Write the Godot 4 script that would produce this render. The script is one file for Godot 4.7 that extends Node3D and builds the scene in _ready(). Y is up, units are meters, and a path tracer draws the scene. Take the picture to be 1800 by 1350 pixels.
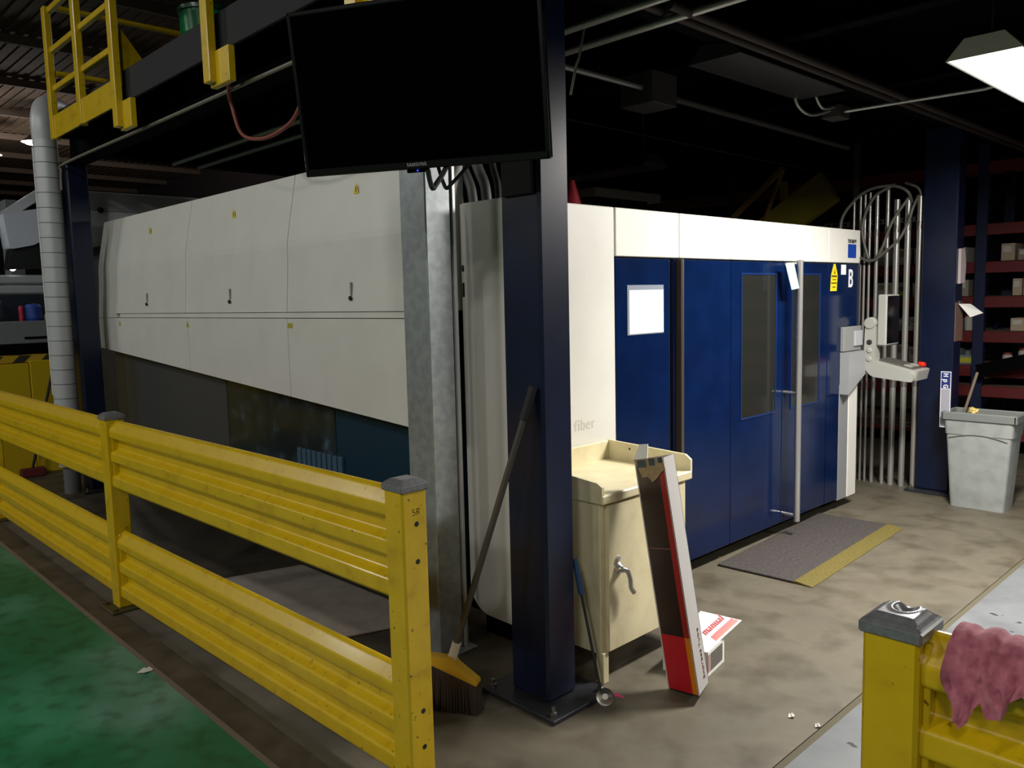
extends Node3D
# A shop floor under a mezzanine: x runs along the front of the cutting machine, -z along its long side, y up, metres.

var mats := {}
var rng := RandomNumberGenerator.new()
var used := {}

# ---------------------------------------------------------------- helpers
func S() -> SurfaceTool:
	var st := SurfaceTool.new()
	st.begin(Mesh.PRIMITIVE_TRIANGLES)
	st.set_smooth_group(-1)
	return st

func tri(st: SurfaceTool, a: Vector3, b: Vector3, c: Vector3, out: Vector3) -> void:
	if (b - a).cross(c - a).dot(out) > 0.0:
		st.add_vertex(a); st.add_vertex(c); st.add_vertex(b)
	else:
		st.add_vertex(a); st.add_vertex(b); st.add_vertex(c)

func quad(st: SurfaceTool, a: Vector3, b: Vector3, c: Vector3, d: Vector3, out: Vector3) -> void:
	tri(st, a, b, c, out); tri(st, a, c, d, out)

# a box with chamfered edges, size s, in the frame xf
func rbox(st: SurfaceTool, xf: Transform3D, s: Vector3, b := 0.003) -> void:
	var h := s / 2.0
	b = minf(b, minf(h.x, minf(h.y, h.z)) * 0.6)
	st.set_smooth_group(-1)
	var ax := [Vector3(1, 0, 0), Vector3(0, 1, 0), Vector3(0, 0, 1)]
	for i in 3:
		var u: Vector3 = ax[(i + 1) % 3]; var v: Vector3 = ax[(i + 2) % 3]; var n: Vector3 = ax[i]
		var hn := h[i]; var hu := h[(i + 1) % 3]; var hv := h[(i + 2) % 3]
		for sg in [-1.0, 1.0]:
			var p: Array = []
			for k in [[-1, -1], [1, -1], [1, 1], [-1, 1]]:
				p.append(xf * (n * hn * sg + u * (hu - b) * k[0] + v * (hv - b) * k[1]))
			quad(st, p[0], p[1], p[2], p[3], xf.basis * (n * sg))
		if b > 0.0:
			for su in [-1.0, 1.0]:
				for sv in [-1.0, 1.0]:
					var q: Array = []
					for t in [-1.0, 1.0]:
						q.append(xf * (n * (hn - b) * t + u * hu * su + v * (hv - b) * sv))
						q.append(xf * (n * (hn - b) * t + u * (hu - b) * su + v * hv * sv))
					quad(st, q[0], q[1], q[3], q[2], xf.basis * (u * su + v * sv))
	if b > 0.0:
		for sx in [-1.0, 1.0]:
			for sy in [-1.0, 1.0]:
				for sz in [-1.0, 1.0]:
					tri(st, xf * Vector3(h.x * sx, (h.y - b) * sy, (h.z - b) * sz), xf * Vector3((h.x - b) * sx, h.y * sy, (h.z - b) * sz), xf * Vector3((h.x - b) * sx, (h.y - b) * sy, h.z * sz), xf.basis * Vector3(sx, sy, sz))

func bx(st: SurfaceTool, x0: float, x1: float, y0: float, y1: float, z0: float, z1: float, b := 0.003) -> void:
	rbox(st, Transform3D(Basis(), Vector3(x0 + x1, y0 + y1, z0 + z1) / 2.0), Vector3(absf(x1 - x0), absf(y1 - y0), absf(z1 - z0)), b)

# a bar from a to b, w wide across, t thick towards up
func bar(st: SurfaceTool, a: Vector3, b: Vector3, w: float, t: float, up := Vector3.UP, bev := 0.002) -> void:
	var z := (b - a).normalized()
	var x := up.cross(z).normalized()
	rbox(st, Transform3D(Basis(x, z.cross(x), z), (a + b) / 2.0), Vector3(w, t, a.distance_to(b)), bev)

func tube(st: SurfaceTool, pts: Array, r: float, n := 12, cap := true) -> void:
	var rings: Array = []
	var side := Vector3.ZERO
	for i in pts.size():
		var d: Vector3 = (pts[mini(i + 1, pts.size() - 1)] - pts[maxi(i - 1, 0)]).normalized()
		if side == Vector3.ZERO:
			side = d.cross(Vector3.UP if absf(d.y) < 0.9 else Vector3.RIGHT).normalized()
		side = (side - d * side.dot(d)).normalized()
		var up := d.cross(side)
		var ring: Array = []
		for k in n:
			var a := TAU * k / n
			ring.append(pts[i] + (side * cos(a) + up * sin(a)) * r)
		rings.append(ring)
	st.set_smooth_group(1)
	for i in pts.size() - 1:
		for k in n:
			var j := (k + 1) % n
			quad(st, rings[i][k], rings[i][j], rings[i + 1][j], rings[i + 1][k], rings[i][k] + rings[i][j] - pts[i] * 2.0)
	st.set_smooth_group(-1)
	if cap:
		for e in [0, pts.size() - 1]:
			var o: Vector3 = pts[e] - pts[1 if e == 0 else e - 1]
			for k in n:
				tri(st, pts[e], rings[e][k], rings[e][(k + 1) % n], o)

func spline(ctrl: Array, each := 6) -> Array:
	var out: Array = []
	for i in ctrl.size() - 1:
		var p0: Vector3 = ctrl[maxi(i - 1, 0)]; var p3: Vector3 = ctrl[mini(i + 2, ctrl.size() - 1)]
		for k in each:
			out.append((ctrl[i] as Vector3).cubic_interpolate(ctrl[i + 1], p0, p3, float(k) / each))
	out.append(ctrl[-1])
	return out

# profile: [[radius, height], ...] turned about xf's y axis
func lathe(st: SurfaceTool, prof: Array, xf: Transform3D, n := 24) -> void:
	for i in prof.size() - 1:
		st.set_smooth_group(i + 2)
		var r0: float = prof[i][0]; var r1: float = prof[i + 1][0]; var y0: float = prof[i][1]; var y1: float = prof[i + 1][1]
		for k in n:
			var a := TAU * k / n; var b := TAU * (k + 1) / n
			var da := Vector3(cos(a), 0, sin(a)); var db := Vector3(cos(b), 0, sin(b))
			var nm := (da + db) * (y1 - y0) + Vector3.UP * (r0 - r1) * 2.0
			if r0 > 0.0:
				tri(st, xf * (da * r0 + Vector3.UP * y0), xf * (db * r0 + Vector3.UP * y0), xf * (db * r1 + Vector3.UP * y1), xf.basis * nm)
			if r1 > 0.0:
				tri(st, xf * (da * r0 + Vector3.UP * y0), xf * (db * r1 + Vector3.UP * y1), xf * (da * r1 + Vector3.UP * y1), xf.basis * nm)
	st.set_smooth_group(-1)

# polygon in xf's xy plane, extruded along xf's z from 0 to depth
func prism(st: SurfaceTool, poly: PackedVector2Array, xf: Transform3D, depth: float, smooth := false) -> void:
	var idx := Geometry2D.triangulate_polygon(poly)
	var far := Vector3(0, 0, depth)
	st.set_smooth_group(-1)
	for i in range(0, idx.size(), 3):
		var p: Array = []
		for k in 3:
			p.append(Vector3(poly[idx[i + k]].x, poly[idx[i + k]].y, 0))
		tri(st, xf * p[0], xf * p[1], xf * p[2], xf.basis * -far)
		tri(st, xf * (p[0] + far), xf * (p[1] + far), xf * (p[2] + far), xf.basis * far)
	var cw := Geometry2D.is_polygon_clockwise(poly)
	st.set_smooth_group(1 if smooth else -1)
	for i in poly.size():
		var a := poly[i]; var b := poly[(i + 1) % poly.size()]
		var e := b - a
		var nn := Vector2(e.y, -e.x) * (-1.0 if cw else 1.0)
		var pa := Vector3(a.x, a.y, 0); var pb := Vector3(b.x, b.y, 0)
		quad(st, xf * pa, xf * pb, xf * (pb + far), xf * (pa + far), xf.basis * Vector3(nn.x, nn.y, 0))
	st.set_smooth_group(-1)

func round_poly(p: Array, r: float, n := 4) -> PackedVector2Array:
	var out := PackedVector2Array()
	for i in p.size():
		var a: Vector2 = p[(i + p.size() - 1) % p.size()]; var b: Vector2 = p[i]; var c: Vector2 = p[(i + 1) % p.size()]
		var k := minf(r, minf(a.distance_to(b), b.distance_to(c)) * 0.45)
		var s := b + (a - b).normalized() * k; var e := b + (c - b).normalized() * k
		for j in n + 1:
			var t := float(j) / n
			out.append(s.lerp(b, t).lerp(b.lerp(e, t), t))
	return out

# commits st as one mesh; world: the shape was given in world coordinates
func part(called: String, st: SurfaceTool, m: Material, parent: Node3D = self, world := true) -> MeshInstance3D:
	st.generate_normals()
	var o := MeshInstance3D.new()
	o.name = called
	o.mesh = st.commit()
	o.material_override = m
	parent.add_child(o, true)
	if world:
		o.global_transform = Transform3D()
	return o

func numbered(called: String) -> String:
	used[called] = used.get(called, -1) + 1
	return called if used[called] == 0 else "%s_%03d" % [called, used[called]]

func tag(o: Node3D, label: String, category: String, group := "") -> Node3D:
	o.set_meta("label", label); o.set_meta("category", category)
	if group: o.set_meta("group", group)
	return o

func thing(called: String, label: String, category: String, at := Vector3.ZERO, group := "") -> Node3D:
	var o := Node3D.new()
	o.name = numbered(called)
	add_child(o, true)
	o.position = at
	return tag(o, label, category, group)

func single(called: String, st: SurfaceTool, m: Material, label: String, category: String, group := "") -> MeshInstance3D:
	var o := part(numbered(called), st, m)
	tag(o, label, category, group)
	return o

func struct(called: String, st: SurfaceTool, m: Material) -> MeshInstance3D:
	var o := part(numbered(called), st, m)
	o.set_meta("kind", "structure")
	return o

func text(parent: Node3D, s: String, at: Vector3, bs: Basis, h: float, m: Material, bold := true, squeeze := 1.0, depth := 0.002) -> void:
	var t := TextMesh.new()
	var f := SystemFont.new()
	f.font_names = PackedStringArray(["Droid Sans"])
	f.font_weight = 700 if bold else 400
	t.font = f; t.text = s; t.font_size = 64; t.pixel_size = h / 46.0; t.depth = depth
	t.curve_step = 2.0
	var o := MeshInstance3D.new()
	o.name = "lettering"; o.mesh = t; o.material_override = m
	parent.add_child(o, true)
	o.global_transform = Transform3D(Basis(bs.x * squeeze, bs.y, bs.z), at)

func M(key: String, hex := "808080", rough := 0.6, metal := 0.0) -> StandardMaterial3D:
	if not mats.has(key):
		var m := StandardMaterial3D.new()
		m.resource_name = key
		m.albedo_color = Color.html(hex); m.roughness = rough; m.metallic = metal
		mats[key] = m
	return mats[key]

func noise(freq: float, oct := 4, sd := 1, kind := FastNoiseLite.TYPE_SIMPLEX_SMOOTH) -> FastNoiseLite:
	var n := FastNoiseLite.new()
	n.noise_type = kind; n.frequency = freq; n.fractal_octaves = oct; n.seed = sd
	return n

func ntex(n: FastNoiseLite, ramp: Array, size := 512, normal := false) -> NoiseTexture2D:
	var t := NoiseTexture2D.new()
	t.width = size; t.height = size; t.seamless = true; t.noise = n
	if normal:
		t.as_normal_map = true; t.bump_strength = 4.0
	elif ramp.size():
		var g := Gradient.new()
		g.offsets = PackedFloat32Array(ramp.map(func(r): return r[0]))
		g.colors = PackedColorArray(ramp.map(func(r): return Color.html(r[1])))
		t.color_ramp = g
	return t

# a material mottled by noise; ramp runs over the noise's range, tile is metres per repeat
func NM(key: String, ramp: Array, rough: float, metal: float, tile: float, freq := 0.01, oct := 4, sd := 1) -> StandardMaterial3D:
	if not mats.has(key):
		var m := StandardMaterial3D.new()
		m.resource_name = key
		m.albedo_texture = ntex(noise(freq, oct, sd), ramp)
		m.roughness = rough; m.metallic = metal
		m.uv1_triplanar = true; m.uv1_world_triplanar = true
		m.uv1_scale = Vector3.ONE / tile
		mats[key] = m
	return mats[key]

func fine(m: StandardMaterial3D, ramp: Array, tile: float, freq: float, sd: int) -> void:
	m.detail_enabled = true
	m.detail_blend_mode = BaseMaterial3D.BLEND_MODE_MUL
	m.detail_uv_layer = BaseMaterial3D.DETAIL_UV_2
	m.detail_albedo = ntex(noise(freq, 5, sd), ramp)
	m.uv2_triplanar = true; m.uv2_world_triplanar = true
	m.uv2_scale = Vector3.ONE / tile

const ORD := ["first", "second", "third", "fourth", "fifth", "sixth", "seventh", "eighth", "ninth", "tenth", "eleventh", "twelfth", "thirteenth", "fourteenth", "fifteenth", "sixteenth"]
const FRONT := Basis(Vector3(1, 0, 0), Vector3(0, 1, 0), Vector3(0, 0, 1))    # lettering on a face towards +z
const SIDE := Basis(Vector3(0, 0, 1), Vector3(0, 1, 0), Vector3(-1, 0, 0))    # lettering on a face towards -x

# ---------------------------------------------------------------- scene
func _ready() -> void:
	rng.seed = 11
	camera_and_air()
	lights()
	materials()
	shell()
	mezzanine()
	columns()
	machine()
	pendant()
	guardrails()
	television()
	cabinet_corner()
	floor_things()
	conduits()
	trash()
	fixtures()
	overhead_lines()
	gate()
	rack()
	behind_machine()
	left_background()

func camera_and_air() -> void:
	var cam := Camera3D.new()
	cam.name = "camera"
	add_child(cam)
	var yaw := 0.765965; var pitch := -0.105447; var roll := -0.0236023
	var f0 := Vector3(sin(yaw), 0, -cos(yaw)); var r0 := Vector3(cos(yaw), 0, sin(yaw))
	var f := f0 * cos(pitch) + Vector3.UP * sin(pitch)
	var u0 := r0.cross(f)
	var r := r0 * cos(roll) + u0 * sin(roll)
	var u := u0 * cos(roll) - r0 * sin(roll)
	cam.transform = Transform3D(Basis(r, u, -f), Vector3(0, 1.68, 0))
	cam.fov = rad_to_deg(2.0 * atan(675.0 / 1428.57))
	cam.near = 0.05; cam.far = 120.0
	cam.current = true
	var e := Environment.new()
	e.background_mode = Environment.BG_COLOR
	e.background_color = Color(0, 0, 0)
	e.tonemap_mode = Environment.TONE_MAPPER_LINEAR
	e.tonemap_exposure = 1.0
	e.sdfgi_enabled = true; e.ssao_enabled = true; e.ssil_enabled = true
	var w := WorldEnvironment.new()
	w.name = "air"; w.environment = e
	add_child(w)

func area(called: String, at: Vector3, size: Vector2, energy: float, c: Color, turn := 0.0) -> void:
	var l := AreaLight3D.new()
	l.name = called
	l.area_size = size
	l.light_energy = energy; l.light_color = c
	l.shadow_enabled = true
	l.set("area_range", 30.0); l.set("area_attenuation", 2.0)
	add_child(l, true)
	l.transform = Transform3D(Basis(Vector3.UP, turn) * Basis(Vector3.RIGHT, -PI / 2), at)

const BAYS := [Vector3(-7.0, 6.1, -1.0), Vector3(-7.0, 6.1, -7.5), Vector3(-7.0, 6.1, -14.0), Vector3(-7.0, 6.1, 4.5), Vector3(6.3, 6.1, -24.4), Vector3(5.75, 6.1, -27.0), Vector3(-3.8, 6.1, -4.5), Vector3(8.5, 6.1, -11.0), Vector3(-3.8, 6.1, 1.5), Vector3(-3.8, 6.1, -11.0)]  # the one just beyond the mezzanine is added, unseen, to light rack and stair

func lights() -> void:
	area("lamp_light", Vector3(4.68, 2.675, -1.2), Vector2(1.15, 0.24), 21.0, Color.html("fffaf2"))
	area("lamp_light", Vector3(4.68, 2.675, 1.5), Vector2(1.15, 0.24), 8.0, Color.html("fffaf2"))
	for b in BAYS:
		var l: Light3D = OmniLight3D.new() if b.z < -13.0 else SpotLight3D.new()      # the far ones are made to shine upward too, to brighten the roof
		l.name = "high_bay_light"
		l.light_energy = 9.5 if b.x == -3.8 else 11.0 if b.z > -10.0 else 7.0
		l.light_color = Color.html("fffdf8"); l.light_size = 0.32; l.shadow_enabled = true
		if l is SpotLight3D:
			l.spot_range = 60.0; l.spot_attenuation = 2.0; l.spot_angle = 86.0; l.spot_angle_attenuation = 0.25; l.rotation.x = -PI / 2
		else:
			l.omni_range = 60.0; l.omni_attenuation = 2.0
		l.position = b - Vector3(0, 0.2, 0)
		add_child(l, true)

func materials() -> void:
	# concrete, two paints
	var c := NM("bare_concrete", [[0.0, "5b5549"], [0.4, "605b4e"], [0.7, "655f51"], [1.0, "5e584c"]], 0.55, 0.0, 3.1, 0.009, 4, 3)
	fine(c, [[0.0, "c0bbb4"], [0.35, "e8e5e0"], [0.6, "ffffff"], [1.0, "f2efe9"]], 1.9, 0.012, 8)
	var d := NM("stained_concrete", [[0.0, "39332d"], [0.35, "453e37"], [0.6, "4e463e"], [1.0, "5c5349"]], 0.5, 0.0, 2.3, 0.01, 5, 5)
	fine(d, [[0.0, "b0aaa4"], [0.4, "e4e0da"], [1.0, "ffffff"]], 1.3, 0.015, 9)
	var g := NM("green_floor_paint", [[0.0, "165c38"], [0.4, "1c6842"], [0.62, "357658"], [1.0, "668d7d"]], 0.42, 0.0, 4.6, 0.007, 4, 21)
	fine(g, [[0.0, "b8b8b4"], [0.3, "e6e6e2"], [0.55, "ffffff"], [1.0, "f4f6f4"]], 1.1, 0.014, 12)
	var w := NM("grey_floor_paint", [[0.0, "64676a"], [0.4, "6f7275"], [1.0, "787b7e"]], 0.45, 0.0, 2.0, 0.01, 4, 31)
	fine(w, [[0.0, "4a4a4a"], [0.1, "8a8a8a"], [0.15, "ffffff"], [1.0, "f2f2f2"]], 1.7, 0.02, 14)
	# yellow steel
	var y := NM("yellow_paint", [[0.0, "b5930a"], [0.25, "c6a509"], [0.5, "cbaa0b"], [0.8, "cfae14"], [1.0, "c7a409"]], 0.32, 0.0, 0.9, 0.01, 4, 41)
	fine(y, [[0.0, "3a2c18"], [0.07, "8a7448"], [0.12, "eee4d0"], [0.17, "ffffff"], [1.0, "fffaf0"]], 0.8, 0.03, 44)
	y.clearcoat_enabled = true; y.clearcoat = 0.35; y.clearcoat_roughness = 0.15
	NM("galvanised_steel", [[0.0, "8c9194"], [0.4, "959b9e"], [0.6, "9ca2a4"], [1.0, "a5aaac"]], 0.42, 0.5, 0.7, 0.02, 4, 51)
	NM("machine_white", [[0.0, "cbcac3"], [0.5, "cfcec7"], [1.0, "d3d2cb"]], 0.42, 0.0, 2.0, 0.01, 3, 61)
	NM("machine_blue", [[0.0, "041434"], [0.5, "05173a"], [1.0, "051a3f"]], 0.16, 0.0, 1.7, 0.01, 3, 62)
	NM("column_blue", [[0.0, "081026"], [0.5, "0a142e"], [1.0, "0d1834"]], 0.33, 0.0, 1.1, 0.01, 4, 63)
	NM("cream_paint", [[0.0, "cbc09a"], [0.35, "d2c8a4"], [0.7, "d6cca8"], [1.0, "dad1ae"]], 0.42, 0.0, 0.7, 0.012, 4, 64)
	NM("cardboard", [[0.0, "7d6b52"], [0.5, "97835f"], [1.0, "a58f6a"]], 0.85, 0.0, 0.3, 0.02, 4, 65)
	NM("dull_sheet", [[0.0, "a59b91"], [0.5, "b0a69c"], [1.0, "b8aea4"]], 0.6, 0.0, 0.9, 0.012, 4, 66)
	var mt := NM("rubber_mat", [[0.0, "2f2b2a"], [0.5, "3d3836"], [1.0, "484240"]], 0.8, 0.0, 0.5, 0.03, 4, 67)
	mt.heightmap_enabled = false
	NM("mat_yellow", [[0.0, "3a341c"], [0.4, "52481f"], [0.6, "6b6024"], [1.0, "7a6d2a"]], 0.85, 0.0, 0.3, 0.06, 3, 68)
	NM("roof_deck", [[0.0, "5c4b3f"], [0.5, "645346"], [1.0, "6c5a4d"]], 0.8, 0.0, 3.0, 0.01, 3, 69)
	NM("pink_cloth", [[0.0, "7d3a47"], [0.4, "a65a68"], [0.7, "ba6f7c"], [1.0, "c27c87"]], 0.95, 0.0, 0.22, 0.012, 4, 70)
	mats["pink_cloth"].rim_enabled = true; mats["pink_cloth"].rim = 0.4
	NM("grey_plastic", [[0.0, "808482"], [0.5, "8d918f"], [1.0, "969a98"]], 0.5, 0.0, 0.8, 0.01, 3, 71)
	NM("cap_metal", [[0.0, "707072"], [0.5, "7e7e80"], [1.0, "8c8c8e"]], 0.3, 0.35, 0.2, 0.02, 4, 72)
	NM("bristles", [[0.0, "2a2320"], [0.45, "3d332d"], [1.0, "51453d"]], 0.95, 0.0, 0.05, 0.05, 3, 73)
	NM("dark_glass_smeared", [[0.0, "151c21"], [0.55, "1f272c"], [0.8, "2b373f"], [1.0, "4a5d6b"]], 0.14, 0.0, 1.6, 0.012, 3, 74)
	M("bolt_brown", "4d3c14", 0.5, 0.4); M("black_steel", "0b0b0d", 0.7); M("black_deck", "070708", 0.95); M("dark_plinth", "0b0b0c", 0.8)
	M("charcoal_panel", "3c3e40", 0.4); M("navy_panel", "0e2c3e", 0.35); M("seam_dark", "1c1c1c", 0.8)
	M("window_film", "1e1f1d", 0.1); M("chrome", "c8c8c8", 0.25, 0.8); M("satin_steel", "8d8a84", 0.32, 0.9); M("steel_reflection_brown", "544840", 0.35, 0.4)
	M("paper", "e8e8e4", 0.8); M("sticker_yellow", "d8c21a", 0.5); M("print_black", "161616", 0.7); M("logo_blue", "0b3a94", 0.5); M("white_print", "dcdce0", 0.6); M("pale_print", "b9b7ae", 0.6)
	M("console_grey", "94958f", 0.45); M("console_dark", "4a4742", 0.6); M("screen_black", "0a0a0c", 0.12); M("stop_red", "c01c10", 0.35)
	M("tv_black", "050505", 0.25); M("tv_screen", "020203", 0.09)
	M("red_print", "b01020", 0.45); M("orange_print", "c8740c", 0.45); M("purple_print", "24100f", 0.4); M("box_grey", "a9a7a6", 0.5); M("crimson_stripe", "8f1a16", 0.45); M("navy_tape", "1e3346", 0.5)
	M("pole_grey", "4b4844", 0.4, 0.3); M("grip_black", "15171a", 0.7); M("broom_yellow", "b8901a", 0.5); M("white_plastic", "c9c6bc", 0.5)
	M("grabber_blue", "12406f", 0.4); M("pink_tag", "d04a78", 0.6); M("conduit", "b0b0ac", 0.32, 0.6); M("flex_grey", "77756d", 0.5, 0.3); M("strut_dark", "34332f", 0.55, 0.5)
	M("sign_blue", "14286a", 0.5); M("wood_grey", "6a5d50", 0.8); M("lens", "ffffff", 0.5); M("fixture_white", "b9b9b6", 0.5)
	M("drum_green", "107242", 0.28); M("hose_red", "7a3a30", 0.6); M("rack_red", "5c0d12", 0.55); M("rack_blue", "101c3e", 0.5); M("shelf_board", "6b5f50", 0.8)
	M("duct_metal", "b4b6b8", 0.45, 0.15); M("light_grey_sheet", "9fa2a6", 0.5); M("mid_grey", "6b6d6f", 0.5); M("orange_pipe", "24170f", 0.7)
	var l: StandardMaterial3D = mats["lens"]
	l.emission_enabled = true; l.emission = Color.html("fff8ec"); l.emission_energy_multiplier = 4.0
	var bay := M("bay_glow", "ffffff", 0.5)
	bay.emission_enabled = true; bay.emission = Color.html("f4f8ff"); bay.emission_energy_multiplier = 6.0
	var led := M("led_blue", "1020ff", 0.4)
	led.emission_enabled = true; led.emission = Color.html("3040ff"); led.emission_energy_multiplier = 2.0
	for k in ["black_deck", "black_steel", "dark_plinth", "tv_screen", "tv_black", "roof_deck"]:
		mats[k].metallic_specular = 0.1
	var hz := M("hazard_stripe", "ffffff", 0.6)
	var im := Image.create(64, 64, false, Image.FORMAT_RGB8)
	for yy in 64:
		for xx in 64:
			im.set_pixel(xx, yy, Color.html("b08f14") if (xx + yy) % 64 < 36 else Color.html("2a2414"))
	hz.albedo_texture = ImageTexture.create_from_image(im)
	hz.uv1_triplanar = true; hz.uv1_scale = Vector3.ONE * 4.0

# ---------------------------------------------------------------- the shell
func shell() -> void:
	var s := S(); bx(s, 1.435, 14.0, -0.2, -0.02, -50.0, -1.345, 0.0)
	var fl := struct("floor", s, M("slab", "6a6258", 0.9))
	s = S()
	s.set_smooth_group(1)
	# the wearing surface; its vertex colours paint in shade behind the rails, where the lamp is blocked
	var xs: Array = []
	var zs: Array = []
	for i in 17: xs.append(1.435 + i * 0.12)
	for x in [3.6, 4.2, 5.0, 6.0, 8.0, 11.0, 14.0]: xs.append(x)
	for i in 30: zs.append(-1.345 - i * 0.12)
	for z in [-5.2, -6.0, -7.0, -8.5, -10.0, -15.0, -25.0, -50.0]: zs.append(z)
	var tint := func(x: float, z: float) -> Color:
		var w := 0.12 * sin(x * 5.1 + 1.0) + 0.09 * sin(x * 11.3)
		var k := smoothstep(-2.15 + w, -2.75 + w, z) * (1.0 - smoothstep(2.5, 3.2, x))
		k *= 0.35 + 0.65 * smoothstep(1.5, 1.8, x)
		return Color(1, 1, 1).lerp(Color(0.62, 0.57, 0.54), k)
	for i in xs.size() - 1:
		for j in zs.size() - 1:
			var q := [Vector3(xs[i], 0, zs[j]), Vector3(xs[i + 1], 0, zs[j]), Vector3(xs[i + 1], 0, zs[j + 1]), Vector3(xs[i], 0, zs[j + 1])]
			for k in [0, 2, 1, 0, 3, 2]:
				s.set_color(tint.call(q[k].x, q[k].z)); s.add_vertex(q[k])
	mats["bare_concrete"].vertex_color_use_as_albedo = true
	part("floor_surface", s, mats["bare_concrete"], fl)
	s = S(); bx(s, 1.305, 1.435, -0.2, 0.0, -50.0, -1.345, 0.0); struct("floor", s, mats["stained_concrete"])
	s = S(); bx(s, -9.0, 1.28, -0.2, 0.0, -50.0, 7.0, 0.0); struct("floor", s, mats["green_floor_paint"])
	s = S(); bx(s, 1.305, 14.0, -0.2, 0.0, -1.315, 7.0, 0.0); struct("floor", s, mats["grey_floor_paint"])
	s = S(); bx(s, 1.28, 1.305, -0.2, 0.001, -50.0, 7.0, 0.0); struct("floor_joint", s, M("joint", "6b5e50", 0.9))
	s = S(); bx(s, 1.29, 14.0, -0.2, -0.004, -1.345, -1.315, 0.0); struct("floor_joint", s, M("joint_edge", "55503f", 0.9))
	s = S(); bx(s, -9.2, -9.0, 0, 7.2, -50.2, 7.2, 0.0); struct("wall_left", s, M("hall_wall", "3a3835", 0.9))
	s = S(); bx(s, 14.0, 14.2, 0, 7.2, -50.2, 7.2, 0.0); struct("wall_right", s, M("dark_wall", "2a2020", 0.9))
	s = S(); bx(s, -9.2, 14.2, 0, 7.2, -50.2, -50.0, 0.0); struct("wall_back", s, mats["hall_wall"])
	s = S(); bx(s, -9.2, 14.2, 0, 7.2, 7.0, 7.2, 0.0); struct("wall_front", s, mats["hall_wall"])
	s = S(); bx(s, -9.2, 14.2, 7.0, 7.2, -50.2, 7.2, 0.0)
	var ce := struct("ceiling", s, mats["roof_deck"])
	s = S()
	for i in 100:
		var x := -9.0 + i * 0.23
		bx(s, x, x + 0.1, 6.975, 7.0, -50.0, 7.0, 0.0)
	var ribs := part("deck_rib", s, mats["roof_deck"], ce)
	ribs.set_meta("kind", "stuff")
	for i in 16:
		s = S()
		var z := -49.0 + i * 3.4
		bx(s, -9.0, 14.0, 6.8, 6.975, z - 0.05, z + 0.05, 0.01)
		part("roof_beam", s, M("roof_beam", "6a594d", 1.0), ce)

func ibeam_z(x: float, y0: float, y1: float, z0: float, z1: float, w: float) -> SurfaceTool:
	var s := S()
	bx(s, x - w / 2, x + w / 2, y0, y0 + 0.015, z0, z1, 0.002)
	bx(s, x - w / 2, x + w / 2, y1 - 0.015, y1, z0, z1, 0.002)
	bx(s, x - 0.006, x + 0.006, y0 + 0.014, y1 - 0.014, z0, z1, 0.0)
	return s

func ibeam_x(z: float, y0: float, y1: float, x0: float, x1: float, w: float) -> SurfaceTool:
	var s := S()
	bx(s, x0, x1, y0, y0 + 0.015, z - w / 2, z + w / 2, 0.002)
	bx(s, x0, x1, y1 - 0.015, y1, z - w / 2, z + w / 2, 0.002)
	bx(s, x0, x1, y0 + 0.014, y1 - 0.014, z - 0.006, z + 0.006, 0.0)
	return s

func mezzanine() -> void:
	var s := S(); bx(s, 2.16, 14.0, 3.24, 3.3, -7.62, 4.0, 0.0); struct("mezzanine_deck", s, mats["black_deck"])
	s = S(); bx(s, 2.14, 2.16, 3.1, 3.31, -7.64, 4.0, 0.002); struct("trim_1", s, M("fascia_grey", "121217", 0.8))
	s = S(); bx(s, 2.14, 14.0, 3.1, 3.31, -7.64, -7.62, 0.002); struct("trim_2", s, mats["fascia_grey"])
	struct("edge_beam", ibeam_z(2.37, 2.95, 3.24, -8.1, 4.0, 0.17), mats["black_steel"])
	struct("cross_beam", ibeam_x(-2.3, 2.95, 3.24, 2.46, 14.0, 0.16), mats["black_steel"])
	struct("cross_beam", ibeam_x(-7.5, 2.95, 3.24, 2.46, 14.0, 0.16), mats["black_steel"])
	for i in 6:
		struct("floor_joist", ibeam_z(4.2 + i * 1.45, 3.0, 3.24, -7.4, 4.0, 0.1), mats["black_steel"])

# ---------------------------------------------------------------- columns
func column(label: String, x0: float, x1: float, z0: float, z1: float, plate: Array, collar := false) -> Node3D:
	var t := thing("steel_column", label, "column", Vector3((x0 + x1) / 2, 0, (z0 + z1) / 2))
	var s := S(); bx(s, x0, x1, 0.019, 2.948, z0, z1, 0.012); part("shaft", s, mats["column_blue"], t)
	s = S(); bx(s, plate[0], plate[1], 0.0, 0.02, plate[2], plate[3], 0.003); part("base_plate", s, M("plate_dark", "2b2d33", 0.45, 0.2), t)
	for cx in [plate[0] + 0.035, plate[1] - 0.035]:
		for cz in [plate[2] + 0.035, plate[3] - 0.035]:
			s = S(); lathe(s, [[0.016, 0.02], [0.016, 0.034], [0.009, 0.036], [0.009, 0.055], [0.0, 0.055]], Transform3D(Basis(), Vector3(cx, 0, cz)), 6)
			part("anchor_bolt", s, mats["satin_steel"], t)
	return t

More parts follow.
